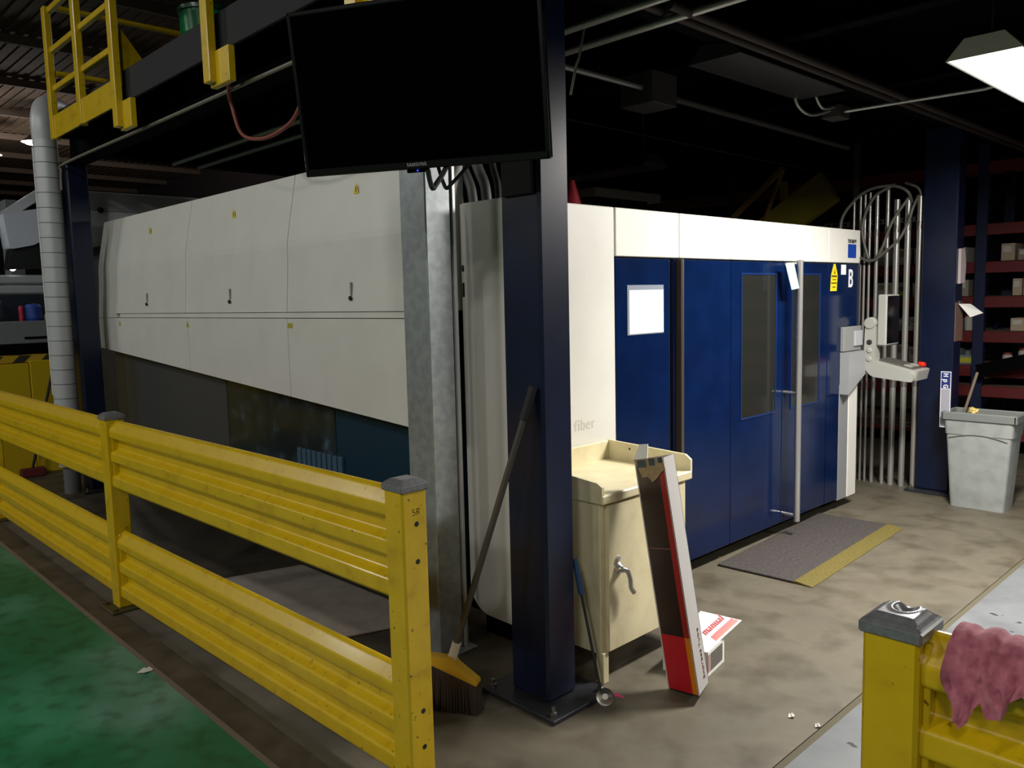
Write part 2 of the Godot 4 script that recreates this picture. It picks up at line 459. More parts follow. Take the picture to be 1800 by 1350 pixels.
func columns() -> void:
	column("dark blue square steel column in front of the machine corner with a broom leaning on it", 2.288, 2.462, -2.425, -2.205, [2.2, 2.56, -2.52, -2.095])
	column("dark blue steel column at the far end of the machine, beside the spiral duct", 2.285, 2.46, -8.2, -7.98, [2.2, 2.54, -8.3, -7.88])
	column("dark blue steel column behind the grey trash can with a clipboard hanging on it", 7.03, 7.21, -2.48, -2.22, [6.96, 7.28, -2.54, -2.16])
	# galvanised post
	var t := thing("galvanized_post", "galvanised grey steel post standing between the blue column and the guardrail", "post", Vector3(2.36, 0, -3.0))
	var s := S(); bx(s, 2.28, 2.425, 0.012, 2.95, -3.09, -2.9, 0.006); part("shaft", s, mats["galvanised_steel"], t)
	s = S(); bx(s, 2.432, 2.45, 0.012, 2.95, -3.09, -2.893, 0.002); part("edge_flange", s, M("pale_steel", "b8babb", 0.35, 0.4), t)
	s = S(); bx(s, 2.425, 2.432, 0.012, 2.95, -3.08, -2.915, 0.0); part("seam", s, mats["seam_dark"], t)
	s = S(); bx(s, 2.24, 2.48, 0.0, 0.012, -3.13, -2.86, 0.002); part("base_plate", s, mats["galvanised_steel"], t)

# ---------------------------------------------------------------- the machine
func warning_triangle(parent: Node3D, at: Vector3, h: float) -> void:   # on a face towards -x
	var s := S()
	var w := h * 0.42
	prism(s, PackedVector2Array([Vector2(-w, 0), Vector2(w, 0), Vector2(0, h)]), Transform3D(SIDE, at), 0.002)
	var o := part("warning_sticker", s, mats["sticker_yellow"], parent)
	s = S()
	prism(s, PackedVector2Array([Vector2(-w * 0.15, h * 0.15), Vector2(w * 0.15, h * 0.15), Vector2(w * 0.1, h * 0.62), Vector2(-w * 0.1, h * 0.62)]), Transform3D(SIDE, at + Vector3(-0.002, 0, 0)), 0.001)
	part("mark", s, mats["print_black"], o)

func machine() -> void:
	var t := thing("cutting_machine", "large white and dark blue laser cutting machine filling the middle under the mezzanine", "machine", Vector3(4.4, 0, -4.5))
	var W: Material = mats["machine_white"]; var B: Material = mats["machine_blue"]
	var s := S()
	bx(s, 2.72, 6.28, 0.1, 2.12, -5.6, -2.7, 0.0); bx(s, 2.69, 3.35, 1.0, 2.46, -8.25, -3.2, 0.0)
	part("body_frame", s, M("frame_grey", "3a3b3d", 0.6), t)
	s = S(); bx(s, 2.86, 6.2, 0.0, 0.105, -5.5, -2.82, 0.0); bx(s, 2.85, 3.3, 0.0, 1.02, -8.2, -3.3, 0.0); part("plinth", s, mats["dark_plinth"], t)
	# tall side: upper doors with a bend at 2.05, strip, lower panels with a slanting lower edge
	var zs := [-8.27, -7.79, -6.255, -4.682, -3.1]
	for i in 4:
		var z0: float = zs[i] + 0.003; var z1: float = zs[i + 1] - 0.003
		s = S()
		var pf := PackedVector2Array([Vector2(0.0, 1.625), Vector2(0.011, 1.74), Vector2(0.02, 1.86), Vector2(0.0245, 1.94), Vector2(0.026, 1.99), Vector2(0.027, 2.03), Vector2(0.031, 2.07), Vector2(0.041, 2.13), Vector2(0.056, 2.21), Vector2(0.092, 2.39), Vector2(0.11, 2.48), Vector2(0.13, 2.48), Vector2(0.13, 1.625)])
		# profile lies in (x, y); extruded along z
		if i == 0:      # the narrow far door reaches down to the lower panels
			pf[0].y = 1.588; pf[pf.size() - 1].y = 1.588
		prism(s, pf, Transform3D(Basis(), Vector3(2.55, 0, z0)), z1 - z0)
		var d := part("upper_door", s, W, t)
		if i > 0:
			var zc := [0, -7.035, -5.48, -3.948][i] as float
			s = S(); bx(s, 2.55, 2.562, 1.715, 1.79, zc - 0.006, zc + 0.006, 0.003); part("latch", s, M("latch_grey", "8d8c86", 0.4, 0.3), d)
			s = S(); lathe(s, [[0.0, 0.0], [0.012, 0.0], [0.014, -0.008]], Transform3D(Basis(Vector3(0, 0, 1), Vector3(-1, 0, 0), Vector3(0, -1, 0)), Vector3(2.542, 1.7, zc)), 12); part("lock", s, mats["seam_dark"], d)
			warning_triangle(d, Vector3(2.618, 2.285, zc), 0.06)
	s = S(); bx(s, 2.558, 2.6, 1.588, 1.622, -7.72, -3.1, 0.002); part("middle_strip", s, W, t)
	for i in 3:
		var z0: float = [-8.27, -6.225, -4.682][i] + 0.0025; var z1: float = [-6.225, -4.682, -3.1][i] - 0.0025
		var lo0 := 1.299 - (z0 + 8.189) * 0.0600; var lo1 := 1.299 - (z1 + 8.189) * 0.0600
		s = S()
		prism(s, PackedVector2Array([Vector2(z0, lo0), Vector2(z1, lo1), Vector2(z1, 1.584), Vector2(z0, 1.584)]), Transform3D(SIDE, Vector3(2.6, 0, 0)), 0.05)
		var lp := part("lower_panel", s, W, t)
		var zc := [-7.71, -6.221, -4.645][i] as float
		if i < 2:
			s = S(); prism(s, PackedVector2Array([Vector2(-0.03, 0), Vector2(0.03, 0), Vector2(0, 0.05)]), Transform3D(SIDE, Vector3(2.551, 1.515, zc)), 0.002)
		else:
			s = S(); bx(s, 2.548, 2.551, 1.525, 1.555, zc - 0.03, zc + 0.03, 0.0)
		part("warning_sticker", s, M("faded_yellow", "a39a35", 0.6), lp)
	# the dark recess under the tall side
	s = S()
	for i in 9:
		bx(s, 2.646, 2.668, 0.6, 0.73, -4.82 + i * 0.062, -4.775 + i * 0.062, 0.003)
	part("vent_grille", s, M("vent_blue", "3d5468", 0.4), t)
	var rz := [-8.25, -5.86, -4.36, -3.15]
	for i in 3:
		s = S(); bx(s, 2.66 + 0.004 * i, 2.76, 0.12, 1.32 - i * 0.09, rz[i], rz[i + 1] - 0.001, 0.002)
		part(["recess_panel", "recess_window", "recess_panel"][i], s, [mats["charcoal_panel"], mats["dark_glass_smeared"], mats["navy_panel"]][i], t)
	# corner panel (towards the aisle, rounded lower corner) and its inner side
	s = S()
	var cp: Array = [Vector2(-3.085, 2.14), Vector2(-3.085, 0.22)]
	for k in 9:
		var a := PI / 2 * k / 8.0
		cp.append(Vector2(-2.945 - cos(a) * 0.14, 0.23 - sin(a) * 0.14))
	cp.append_array([Vector2(-2.674, 0.085), Vector2(-2.674, 2.14)])
	prism(s, PackedVector2Array(cp), Transform3D(SIDE, Vector3(2.7, 0, 0)), 0.06)
	var cpn := part("corner_panel", s, W, t)
	for k in 2:
		s = S(); bx(s, 2.636, 2.642, [1.815, 1.69][k], [1.845, 1.76][k], -3.08, -3.066, 0.001); part("hinge", s, mats["seam_dark"], cpn)
	s = S(); bx(s, 2.645, 2.9, 2.14, 2.145, -3.08, -2.68, 0.0); part("top_plate", s, W, t)
	s = S(); bx(s, 2.72, 3.33, 2.13, 2.46, -3.25, -3.2, 0.002); part("end_cover", s, W, t)
	s = S(); bx(s, 2.645, 2.8, 0.0, 0.4, -2.98, -2.76, 0.002)
	var bb := part("base_box", s, mats["dark_plinth"], t)
	text(bb, "159", Vector3(2.6445, 0.13, -2.86), SIDE, 0.045, M("chalk", "5a5a58", 0.9), false)
	# front: white panel with lettering, header panels, doors
	s = S(); bx(s, 2.643, 3.323, 0.085, 2.13, -2.72, -2.672, 0.004)
	var fp := part("front_panel", s, W, t)
	text(fp, "fiber", Vector3(3.07, 1.035, -2.672), FRONT, 0.05, mats["pale_print"])
	var hx := [3.329, 3.899, 4.459, 5.11, 5.769, 6.3]
	for i in 5:
		s = S(); bx(s, hx[i] + 0.002, hx[i + 1] - 0.002, 1.882, 2.13, -2.72, -2.67, 0.004)
		var hp := part("header_panel", s, W, t)
		if i == 4:
			s = S(); bx(s, 6.086, 6.226, 1.92, 2.022, -2.671, -2.668, 0.0); part("logo_square", s, mats["logo_blue"], hp)
			text(hp, "TRUMPF", Vector3(6.156, 2.043, -2.669), FRONT, 0.028, mats["print_black"])
	s = S(); bx(s, 3.329, 3.812, 0.095, 1.874, -2.72, -2.674, 0.004); part("fixed_panel", s, B, t)
	var ds := [3.85, 4.457, 5.108, 5.775]
	for i in 3:
		s = S()
		bx(s, ds[i] + 0.003, ds[i + 1] - 0.003, 0.095, 1.874, -2.72, -2.674, 0.004)
		var door := part("door", s, B, t)
		if i > 0:
			var w0: float = [0, 4.58, 5.235][i]; var w1: float = [0, 5.006, 5.64][i]
			s = S()
			var y0 := 0.885; var y1 := 1.79
			bx(s, w0 - 0.012, w1 + 0.012, y0 - 0.012, y0, -2.676, -2.668, 0.001); bx(s, w0 - 0.012, w1 + 0.012, y1, y1 + 0.012, -2.676, -2.668, 0.001)
			bx(s, w0 - 0.012, w0, y0, y1, -2.676, -2.668, 0.001); bx(s, w1, w1 + 0.012, y0, y1, -2.676, -2.668, 0.001)
			part("window_frame", s, M("frame_navy", "0c2450", 0.3), door)
			s = S(); bx(s, w0, w1, y0, y1, -2.676, -2.6725, 0.0); part("window_pane", s, mats["window_film"], door)
		if i == 0:
			s = S(); bx(s, 3.8745, 3.895, 0.1, 1.874, -2.68, -2.633, 0.004); part("handle", s, mats["satin_steel"], door)
			s = S(); bx(s, 3.87, 3.8745, 0.1, 1.874, -2.68, -2.637, 0.001); part("handle_dark_side", s, mats["steel_reflection_brown"], door)  # brown skin paints the dark reflection on the steel handle's side
		if i == 2:
			s = S(); tube(s, [Vector3(5.135, 0.12, -2.57), Vector3(5.135, 1.885, -2.57)], 0.021, 16)
			part("handle", s, mats["chrome"], door)
			for y in [0.16, 1.0, 1.86]:
				s = S(); tube(s, [Vector3(5.135, y, -2.68), Vector3(5.135, y, -2.572)], 0.012, 10); part("handle_bracket", s, mats["chrome"], door)
	s = S(); bx(s, 5.778, 6.3, 0.9, 1.874, -2.72, -2.674, 0.004); bx(s, 5.778, 5.985, 0.095, 0.9, -2.72, -2.674, 0.0)
	var ep := part("end_panel", s, B, t)
	text(ep, "B", Vector3(6.15, 1.765, -2.674), FRONT, 0.135, mats["white_print"], true, 0.8)
	s = S()
	prism(s, PackedVector2Array([Vector2(5.81, 1.675), Vector2(5.912, 1.675), Vector2(5.925, 1.79), Vector2(5.885, 1.872), Vector2(5.862, 1.872), Vector2(5.82, 1.79)]), Transform3D(FRONT, Vector3(0, 0, -2.6745)), 0.003)
	var ws := part("warning_sticker", s, mats["sticker_yellow"], ep)
	s = S()
	bx(s, 5.822, 5.913, 1.776, 1.79, -2.672, -2.671, 0.0); bx(s, 5.82, 5.91, 1.728, 1.738, -2.672, -2.671, 0.0); bx(s, 5.84, 5.9, 1.755, 1.762, -2.672, -2.671, 0.0); bx(s, 5.84, 5.89, 1.7, 1.708, -2.672, -2.671, 0.0)
	prism(s, PackedVector2Array([Vector2(5.862, 1.8), Vector2(5.884, 1.8), Vector2(5.873, 1.835)]), Transform3D(FRONT, Vector3(0, 0, -2.672)), 0.001)
	part("sticker_print", s, M("sticker_ink", "5a4a08", 0.6), ws)
	s = S(); bx(s, 5.985, 6.065, 1.795, 1.868, -2.675, -2.672, 0.0); part("data_label", s, mats["paper"], ep)
	s = S(); bx(s, 5.988, 6.145, 0.08, 0.97, -2.72, -2.672, 0.003); part("end_post_panel", s, M("panel_grey", "8b8d8f", 0.35, 0.2), t)
	s = S(); bx(s, 6.148, 6.3, 0.08, 0.97, -2.72, -2.668, 0.004); part("end_post", s, W, t)
	s = S(); bx(s, 6.296, 6.312, 0.97, 1.87, -2.72, -2.66, 0.003); part("edge_strip", s, mats["satin_steel"], t)
	s = S(); bx(s, 2.72, 6.3, 2.118, 2.132, -5.6, -2.72, 0.0); part("roof_plate", s, M("roof_grey", "4b4c4e", 0.5), t)
	# arm bracket for the operator console
	s = S(); bx(s, 5.99, 6.3, 1.22, 1.405, -2.675, -2.645, 0.004)
	var bk := part("bracket_plate", s, M("bracket_grey", "7f8180", 0.4), t)
	s = S(); bx(s, 6.16, 6.29, 1.255, 1.37, -2.647, -2.63, 0.003); part("cover_plate", s, M("bracket_light", "a0a3a8", 0.35), bk)
	s = S()
	prism(s, PackedVector2Array([Vector2(5.99, 1.215), Vector2(6.36, 1.215), Vector2(6.36, 1.07), Vector2(5.99, 0.9)]), Transform3D(FRONT, Vector3(0, 0, -2.672)), 0.07)
	part("console_arm", s, M("bracket_pale", "8e9092", 0.4), t)
	# paper pocket on the fixed panel
	var pp := thing("paper_sheet", "white sheet in a clear pocket taped to the first blue door panel", "paper", Vector3(3.59, 1.46, -2.67))
	s = S(); bx(s, 3.427, 3.75, 1.468, 1.733, -2.674, -2.671, 0.0); part("pocket", s, M("pocket_grey", "7d8590", 0.25), pp)
	s = S(); bx(s, 3.441, 3.745, 1.474, 1.706, -2.6708, -2.669, 0.0); part("sheet", s, mats["paper"], pp)
	s = S()
	var tagp := [Vector3(4.99, 1.86, -2.6), Vector3(5.075, 1.86, -2.585), Vector3(5.1, 1.7, -2.56), Vector3(5.03, 1.69, -2.575)]
	for o in [0.0, 0.004]:
		quad(s, tagp[0] + Vector3(0, 0, o), tagp[1] + Vector3(0, 0, o), tagp[2] + Vector3(0, 0, o), tagp[3] + Vector3(0, 0, o), Vector3(0, 0, o - 0.002))
	for k in 4:
		quad(s, tagp[k], tagp[(k + 1) % 4], tagp[(k + 1) % 4] + Vector3(0, 0, 0.004), tagp[k] + Vector3(0, 0, 0.004), tagp[k] - Vector3(5.05, 1.78, -2.58))
	single("paper_tag", s, M("cyan_paper", "a9d2e0", 0.7), "pale blue folded paper tag tucked behind the round chrome door handle", "paper")

func pendant() -> void:
	var t := thing("operator_console", "light grey operator console with a screen and keyboard shelf at the machine's end", "control panel", Vector3(6.45, 1.0, -2.4))
	var s := S()
	# side profile in (z, y), extruded along x
	var pf := round_poly([Vector2(-2.61, 1.42), Vector2(-2.535, 1.42), Vector2(-2.53, 1.125), Vector2(-2.26, 1.065), Vector2(-2.245, 0.985), Vector2(-2.56, 1.015), Vector2(-2.62, 1.09)], 0.035, 5)
	prism(s, pf, Transform3D(SIDE, Vector3(6.37, 0, 0)), 0.09, true)
	part("handle_frame", s, mats["console_grey"], t)
	s = S(); prism(s, round_poly([Vector2(6.33, -2.56), Vector2(6.6, -2.56), Vector2(6.6, -2.24), Vector2(6.3, -2.24)], 0.05, 5), Transform3D(Basis(Vector3(1, 0, 0), Vector3(0, -0.225, 0.974), Vector3(0, -0.974, -0.225)), Vector3(0, 0.563, -0.05)), 0.075)
	var sh := part("keyboard_shelf", s, mats["console_grey"], t)
	s = S(); bar(s, Vector3(6.46, 1.1415, -2.54), Vector3(6.46, 1.0805, -2.275), 0.24, 0.012); part("keyboard", s, mats["console_dark"], sh)
	for k in 2:
		s = S(); bar(s, Vector3(6.4 + k * 0.12, 1.105, -2.35), Vector3(6.4 + k * 0.12, 1.092, -2.295), 0.07, 0.012); part("key_pad", s, M("key_grey", "8d8a82", 0.5), sh)
	s = S(); lathe(s, [[0.02, 0.0], [0.02, 0.018], [0.03, 0.02], [0.03, 0.035], [0.022, 0.045], [0.0, 0.047]], Transform3D(Basis(Vector3.RIGHT, 0.2), Vector3(6.55, 1.075, -2.29)), 20)
	part("emergency_stop", s, mats["stop_red"], t)
	s = S(); lathe(s, [[0.0, -0.13], [0.045, -0.13], [0.045, 0.03], [0.04, 0.04], [0.0, 0.042]], Transform3D(Basis(Vector3(0, 1, 0), Vector3(-1, 0, 0), Vector3(0, 0, 1)), Vector3(6.31, 1.425, -2.575)), 24)
	part("hinge_cap", s, mats["console_grey"], t)
	for k in 3:
		s = S(); lathe(s, [[0.02, 0.0], [0.02, 0.006], [0.014, 0.01], [0.0, 0.01]], Transform3D(Basis(Vector3(0, 1, 0), Vector3(-1, 0, 0), Vector3(0, 0, 1)), Vector3(6.282, 1.28 - k * 0.065, -2.575)), 16)
		part("button", s, mats["seam_dark"] if k == 0 else mats["console_grey"], t)
	s = S(); bx(s, 6.3, 6.55, 1.25, 1.64, -2.53, -2.46, 0.01)
	var sc := part("screen_housing", s, mats["console_grey"], t)
	s = S(); bx(s, 6.315, 6.535, 1.268, 1.628, -2.462, -2.457, 0.001); part("screen", s, mats["screen_black"], sc)
	s = S(); tube(s, [Vector3(6.4, 1.43, -2.575), Vector3(6.4, 1.43, -2.52)], 0.03, 12); part("screen_joint", s, mats["console_dark"], t)

# ---------------------------------------------------------------- guardrails
func rail_profile(h: float) -> PackedVector2Array:
	var k := h / 0.39
	var f: Array = [Vector2(0.0, 0.0), Vector2(0.018, 0.003), Vector2(0.044, 0.024), Vector2(0.044, 0.08), Vector2(0.006, 0.1), Vector2(0.006, 0.142), Vector2(0.044, 0.164), Vector2(0.044, 0.214), Vector2(0.006, 0.234), Vector2(0.006, 0.276), Vector2(0.044, 0.298), Vector2(0.046, 0.338), Vector2(0.014, 0.384), Vector2(0.0, 0.39)]
	var out := PackedVector2Array()
	for i in f.size():
		var b: Vector2 = f[i]
		if i == 0 or i == f.size() - 1:
			out.append(Vector2(b.x, b.y * k)); continue
		var a: Vector2 = f[i - 1]; var c: Vector2 = f[i + 1]
		var r := minf(0.008, minf(a.distance_to(b), b.distance_to(c)) * 0.45)
		var s := b + (a - b).normalized() * r; var e := b + (c - b).normalized() * r
		for j in 4:
			var q := s.lerp(b, j / 3.0).lerp(b.lerp(e, j / 3.0), j / 3.0)
			out.append(Vector2(q.x, q.y * k))
	var n := out.size()
	for i in n:
		var p := out[n - 1 - i]
		out.append(Vector2(p.x - 0.006, p.y))
	return out

func guard_rail(label: String, a: Vector3, b: Vector3, h: float) -> void:   # a, b: middle of the rail's lower edge, a at the far (-z) end
	var t := thing("guard_rail", label, "guard rail", (a + b) / 2)
	var z := (b - a).normalized()
	var x := Vector3.UP.cross(z).normalized()       # to +x; the ribs bulge towards -x
	var s := S()
	var pf := rail_profile(h)
	var m := PackedVector2Array()
	for p in pf:
		m.append(Vector2(-p.x, p.y))
	prism(s, m, Transform3D(Basis(x, z.cross(x), z), a), a.distance_to(b))
	part("rail_beam", s, mats["yellow_paint"], t)
	for e in [a, b]:
		s = S()
		var c: Vector3 = e + (z * 0.006 if e == a else -z * 0.006)
		rbox(s, Transform3D(Basis(x, z.cross(x), z), c + Vector3(-0.005, h / 2, 0)), Vector3(0.06, h - 0.03, 0.012), 0.002)
		var fl := part("end_flange", s, mats["yellow_paint"], t)
		for yy in [0.07, h - 0.07]:
			s = S(); lathe(s, [[0.011, 0.0], [0.011, 0.009], [0.0, 0.01]], Transform3D(Basis(Vector3.RIGHT, PI / 2 if e == a else -PI / 2), e + Vector3(0.012, yy, 0) + (z if e == a else -z) * 0.012), 6)
			part("bolt", s, M("bolt_brown", "4d3c14", 0.5, 0.4), fl)

func cap_mesh(dent: bool) -> SurfaceTool:
	var s := S()
	var h := 0.056
	# lip
	bx(s, -h, h, 0.0, 0.024, -h, h, 0.004)
	var n := 36 if dent else 12
	var f := func(u: float, v: float) -> float:
		var d := maxf(absf(u), absf(v))
		var y := 0.024 + 0.005 * clampf((0.97 - d) / 0.05, 0, 1) + 0.011 * clampf((0.86 - d) / 0.24, 0, 1)
		if dent:
			var q := Vector2((u - 0.28) / 0.5, (v - 0.05) / 0.36).length()
			y += -0.016 * exp(-q * q * 2.2) + 0.0035 * exp(-pow((q - 1.15) * 4.5, 2.0))
		return y
	s.set_smooth_group(3)
	for i in n:
		for j in n:
			var p: Array = []
			for o in [[0, 0], [1, 0], [1, 1], [0, 1]]:
				var u: float = (i + o[0]) * 2.0 / n - 1.0; var v: float = (j + o[1]) * 2.0 / n - 1.0
				p.append(Vector3(u * (h - 0.003), f.call(u, v), v * (h - 0.003)))
			quad(s, p[0], p[1], p[2], p[3], Vector3.UP)
	return s

func guard_post(label: String, x: float, z: float, top: float, dent := false, plate := true) -> Node3D:   # x, z: centre
	var t := thing("guard_post", label, "post", Vector3(x, 0, z))
	var s := S(); bx(s, x - 0.05, x + 0.05, 0.012, top, z - 0.05, z + 0.05, 0.007); part("tube", s, mats["yellow_paint"], t)
	var c := part("post_cap", cap_mesh(dent), mats["cap_metal"], t, false)
	c.position = Vector3(0, top - 0.012, 0)
	s = S(); bx(s, x - 0.1, x + 0.1, 0.0, 0.013, z - 0.1, z + 0.1, 0.003)
	var pl := part("base_plate", s, M("plate_olive", "3d3a12", 0.6), t)
	for k in [[-1, -1], [1, -1], [1, 1], [-1, 1]]:
		s = S(); lathe(s, [[0.012, 0.013], [0.012, 0.024], [0.0, 0.026]], Transform3D(Basis(), Vector3(x + 0.075 * k[0], 0, z + 0.075 * k[1])), 6); part("anchor_bolt", s, mats["bolt_brown"], pl)
	return t

func guardrails() -> void:
	var p0 := Vector2(1.46, -7.5); var p1 := Vector2(1.482, -4.73); var p2 := Vector2(1.545, -2.122); var p3 := Vector2(1.51, -0.55); var p4 := Vector2(1.52, 2.0)
	guard_post("yellow guardrail post at the far left, where the long rails begin", p0.x, p0.y, 1.08)
	guard_post("yellow guardrail post in the middle of the long run, with a pale grey cap", p1.x, p1.y, 1.08)
	var np := guard_post("yellow guardrail end post with black bolt holes, at the near end of the long run", p2.x, p2.y, 1.08)
	guard_post("yellow guardrail post with a dented shiny cap, next to the pink cloth", p3.x, p3.y, 1.065, true)
	guard_post("yellow guardrail post where the rail with the pink cloth ends", p4.x, p4.y, 1.065)
	for h in [0.96, 0.835, 0.325, 0.2]:
		var s := S()
		lathe(s, [[0.009, 0.0], [0.0, 0.0005]], Transform3D(Basis(Vector3.RIGHT, PI / 2), Vector3(p2.x + 0.005, h, p2.y + 0.0505)), 12)
		part("bolt_hole", s, mats["print_black"], np)
	text(np, "5R", Vector3(p2.x + 0.004, 1.0, p2.y + 0.0495), FRONT, 0.022, M("scrawl", "8a6c14", 0.8), false, 1.0, 0.001)
	var d := Vector2(0, 0.05)
	for r in [[p0, p1, "far section of the long run, beyond the middle post"], [p1, p2, "near section of the long run, between the middle and end posts"], [p3, p4, "rail beside the dented-cap post"]]:
		var a: Vector2 = r[0] + d; var b: Vector2 = r[1] - d
		var up: String = "upper ribbed yellow guardrail, " + r[2]
		var lo: String = "lower ribbed yellow guardrail, " + r[2]
		if r[0] == p3:
			up = "upper ribbed yellow guardrail with the pink cloth hung over it"
			lo = "lower ribbed yellow guardrail below the one with the pink cloth"
		guard_rail(up, Vector3(a.x + 0.01, 0.68, a.y), Vector3(b.x + 0.01, 0.68, b.y), 0.385)
		guard_rail(lo, Vector3(a.x + 0.01, 0.055, a.y), Vector3(b.x + 0.01, 0.055, b.y), 0.39)
	# cloth over the right rail
	var st := S()
	var n := 40; var mrow := 44
	var zz0 := -0.452; var zz1 := -0.2
	var table := [[-0.461, 0.07], [-0.445, 0.1], [-0.432, 0.125], [-0.42, 0.138], [-0.41, 0.128], [-0.396, 0.085], [-0.387, 0.11], [-0.367, 0.1], [-0.336, 0.055], [-0.3, 0.05], [-0.26, 0.09], [-0.2, 0.04]]
	var at := func(i: int, j: int) -> Vector3:
		var u := float(i) / n; var v := float(j) / mrow          # v: 0 back hem, over the rail, 1 front hem
		var z := lerpf(zz0, zz1, u)
		var drop := 0.05
		for k in table.size() - 1:
			if z >= table[k][0] - 0.0001 and z <= table[k + 1][0]:
				drop = lerpf(table[k][1], table[k + 1][1], smoothstep(0.0, 1.0, (z - table[k][0]) / (table[k + 1][0] - table[k][0])))
		var fold := 0.006 * sin(z * 170.0) + 0.005 * sin(z * 96.0 + v * 6.0) + 0.003 * sin(z * 310.0 + v * 9.0)
		var p: Vector3
		if v < 0.25:
			p = Vector3(1.548 + fold * 0.5, 1.078 - (0.25 - v) * 0.5, z)
		elif v < 0.4:
			var a := (v - 0.25) / 0.15 * PI
			p = Vector3(1.508 + cos(a) * 0.042, 1.078 + sin(a) * 0.016 + fold * 0.5, z)
		else:
			var k := (v - 0.4) / 0.6
			p = Vector3(1.458 - 0.012 * sqrt(k) - absf(fold) * 1.6 * (0.4 + k), 1.078 - k * drop, z + 0.006 * sin(k * 4.0 + z * 90.0) * k)
		return p
	st.set_smooth_group(1)
	for i in n:
		for j in mrow:
			quad(st, at.call(i, j), at.call(i + 1, j), at.call(i + 1, j + 1), at.call(i, j + 1), Vector3(-1, 0.2, 0) if j >= mrow * 0.4 else Vector3(1, 0.1, 0) if j < mrow * 0.25 else Vector3(cos((j + 0.5 - mrow * 0.25) / (mrow * 0.15) * PI), 1.2, 0))
	single("shop_rag", st, mats["pink_cloth"], "crumpled dusty pink shop rag hung over the yellow rail beside the dented cap", "cloth")

# ---------------------------------------------------------------- television
func television() -> void:
	var BL := Vector3(1.673, 2.163, -2.857); var BR := Vector3(2.133, 2.163, -1.995)
	var xd := (BR - BL).normalized()
	var nh := Vector3(-xd.z, 0, xd.x)
	var tilt := 0.15
	var up := (Vector3.UP * cos(tilt) + nh * sin(tilt)).normalized()
	var nd := xd.cross(up)
	var t := thing("television", "big black flat screen television hung in front of the blue column", "television", (BL + BR) / 2)
	var w := BL.distance_to(BR); var h := 0.59
	var xf := Transform3D(Basis(xd, up, nd), (BL + BR) / 2 + up * h / 2)
	var s := S(); rbox(s, xf.translated_local(Vector3(0, 0, -0.02)), Vector3(w, h, 0.035), 0.006); rbox(s, xf.translated_local(Vector3(0, -0.08, -0.05)), Vector3(w * 0.7, h * 0.6, 0.05), 0.01)
	part("housing", s, mats["tv_black"], t)
	s = S()
	for k in [-1, 1]:
		rbox(s, xf.translated_local(Vector3(0, k * (h / 2 - (0.008 if k > 0 else 0.014)), 0.0)), Vector3(w, 0.016 if k > 0 else 0.028, 0.012), 0.003)
		rbox(s, xf.translated_local(Vector3(k * (w / 2 - 0.008), 0, 0.0)), Vector3(0.016, h, 0.012), 0.003)
	var bz := part("bezel", s, M("bezel_black", "0c0c0c", 0.25), t)
	text(bz, "SAMSUNG", xf * Vector3(-0.02, -h / 2 + 0.016, 0.006), xf.basis, 0.012, M("brand_grey", "8d8d8f", 0.4))
	s = S(); rbox(s, xf.translated_local(Vector3(0, 0.006, -0.001)), Vector3(w - 0.03, h - 0.045, 0.005), 0.0); part("screen", s, mats["tv_screen"], t)
	s = S(); rbox(s, xf.translated_local(Vector3(-0.02, -h / 2 - 0.006, -0.004)), Vector3(0.09, 0.014, 0.012), 0.003); part("sensor_bar", s, mats["tv_black"], t)
	s = S(); rbox(s, xf.translated_local(Vector3(-0.02, -h / 2 - 0.006, 0.003)), Vector3(0.006, 0.006, 0.004), 0.001); part("power_light", s, mats["led_blue"], t)
	# swivel mount
	var m := thing("wall_mount", "black folding bracket arms that hold the television to the blue column", "bracket", Vector3(2.28, 2.1, -2.3))
	s = S(); bx(s, 2.272, 2.288, 2.08, 2.6, -2.4, -2.23, 0.003); part("wall_plate", s, mats["grip_black"], m)
	s = S(); rbox(s, xf.translated_local(Vector3(0.02, -0.02, -0.09)), Vector3(0.4, 0.3, 0.02), 0.004); part("screen_plate", s, mats["grip_black"], m)
	for y in [2.3, 2.45]:
		s = S(); bar(s, Vector3(2.27, y, -2.3), Vector3(2.08, y, -2.42), 0.03, 0.05); part("arm", s, mats["grip_black"], m)
	# two black cables sag below the set
	for c in [[Vector3(1.852, 2.139, -2.332), Vector3(1.867, 2.105, -2.341), Vector3(1.878, 2.080, -2.340), Vector3(1.903, 2.101, -2.347), Vector3(1.941, 2.138, -2.358), Vector3(1.974, 2.19, -2.358)], [Vector3(1.975, 2.18, -2.426), Vector3(1.984, 2.123, -2.412), Vector3(1.992, 2.095, -2.400), Vector3(2.009, 2.114, -2.387), Vector3(2.039, 2.144, -2.377), Vector3(2.085, 2.195, -2.366)]]:
		var thick: bool = c[0].x < 1.9
		s = S(); tube(s, spline(c, 5), 0.01 if thick else 0.007, 8)
		single("cable", s, mats["grip_black"], "thick black cable looped below the television" if thick else "thinner black cable looped below the television, nearer the blue column", "cable")

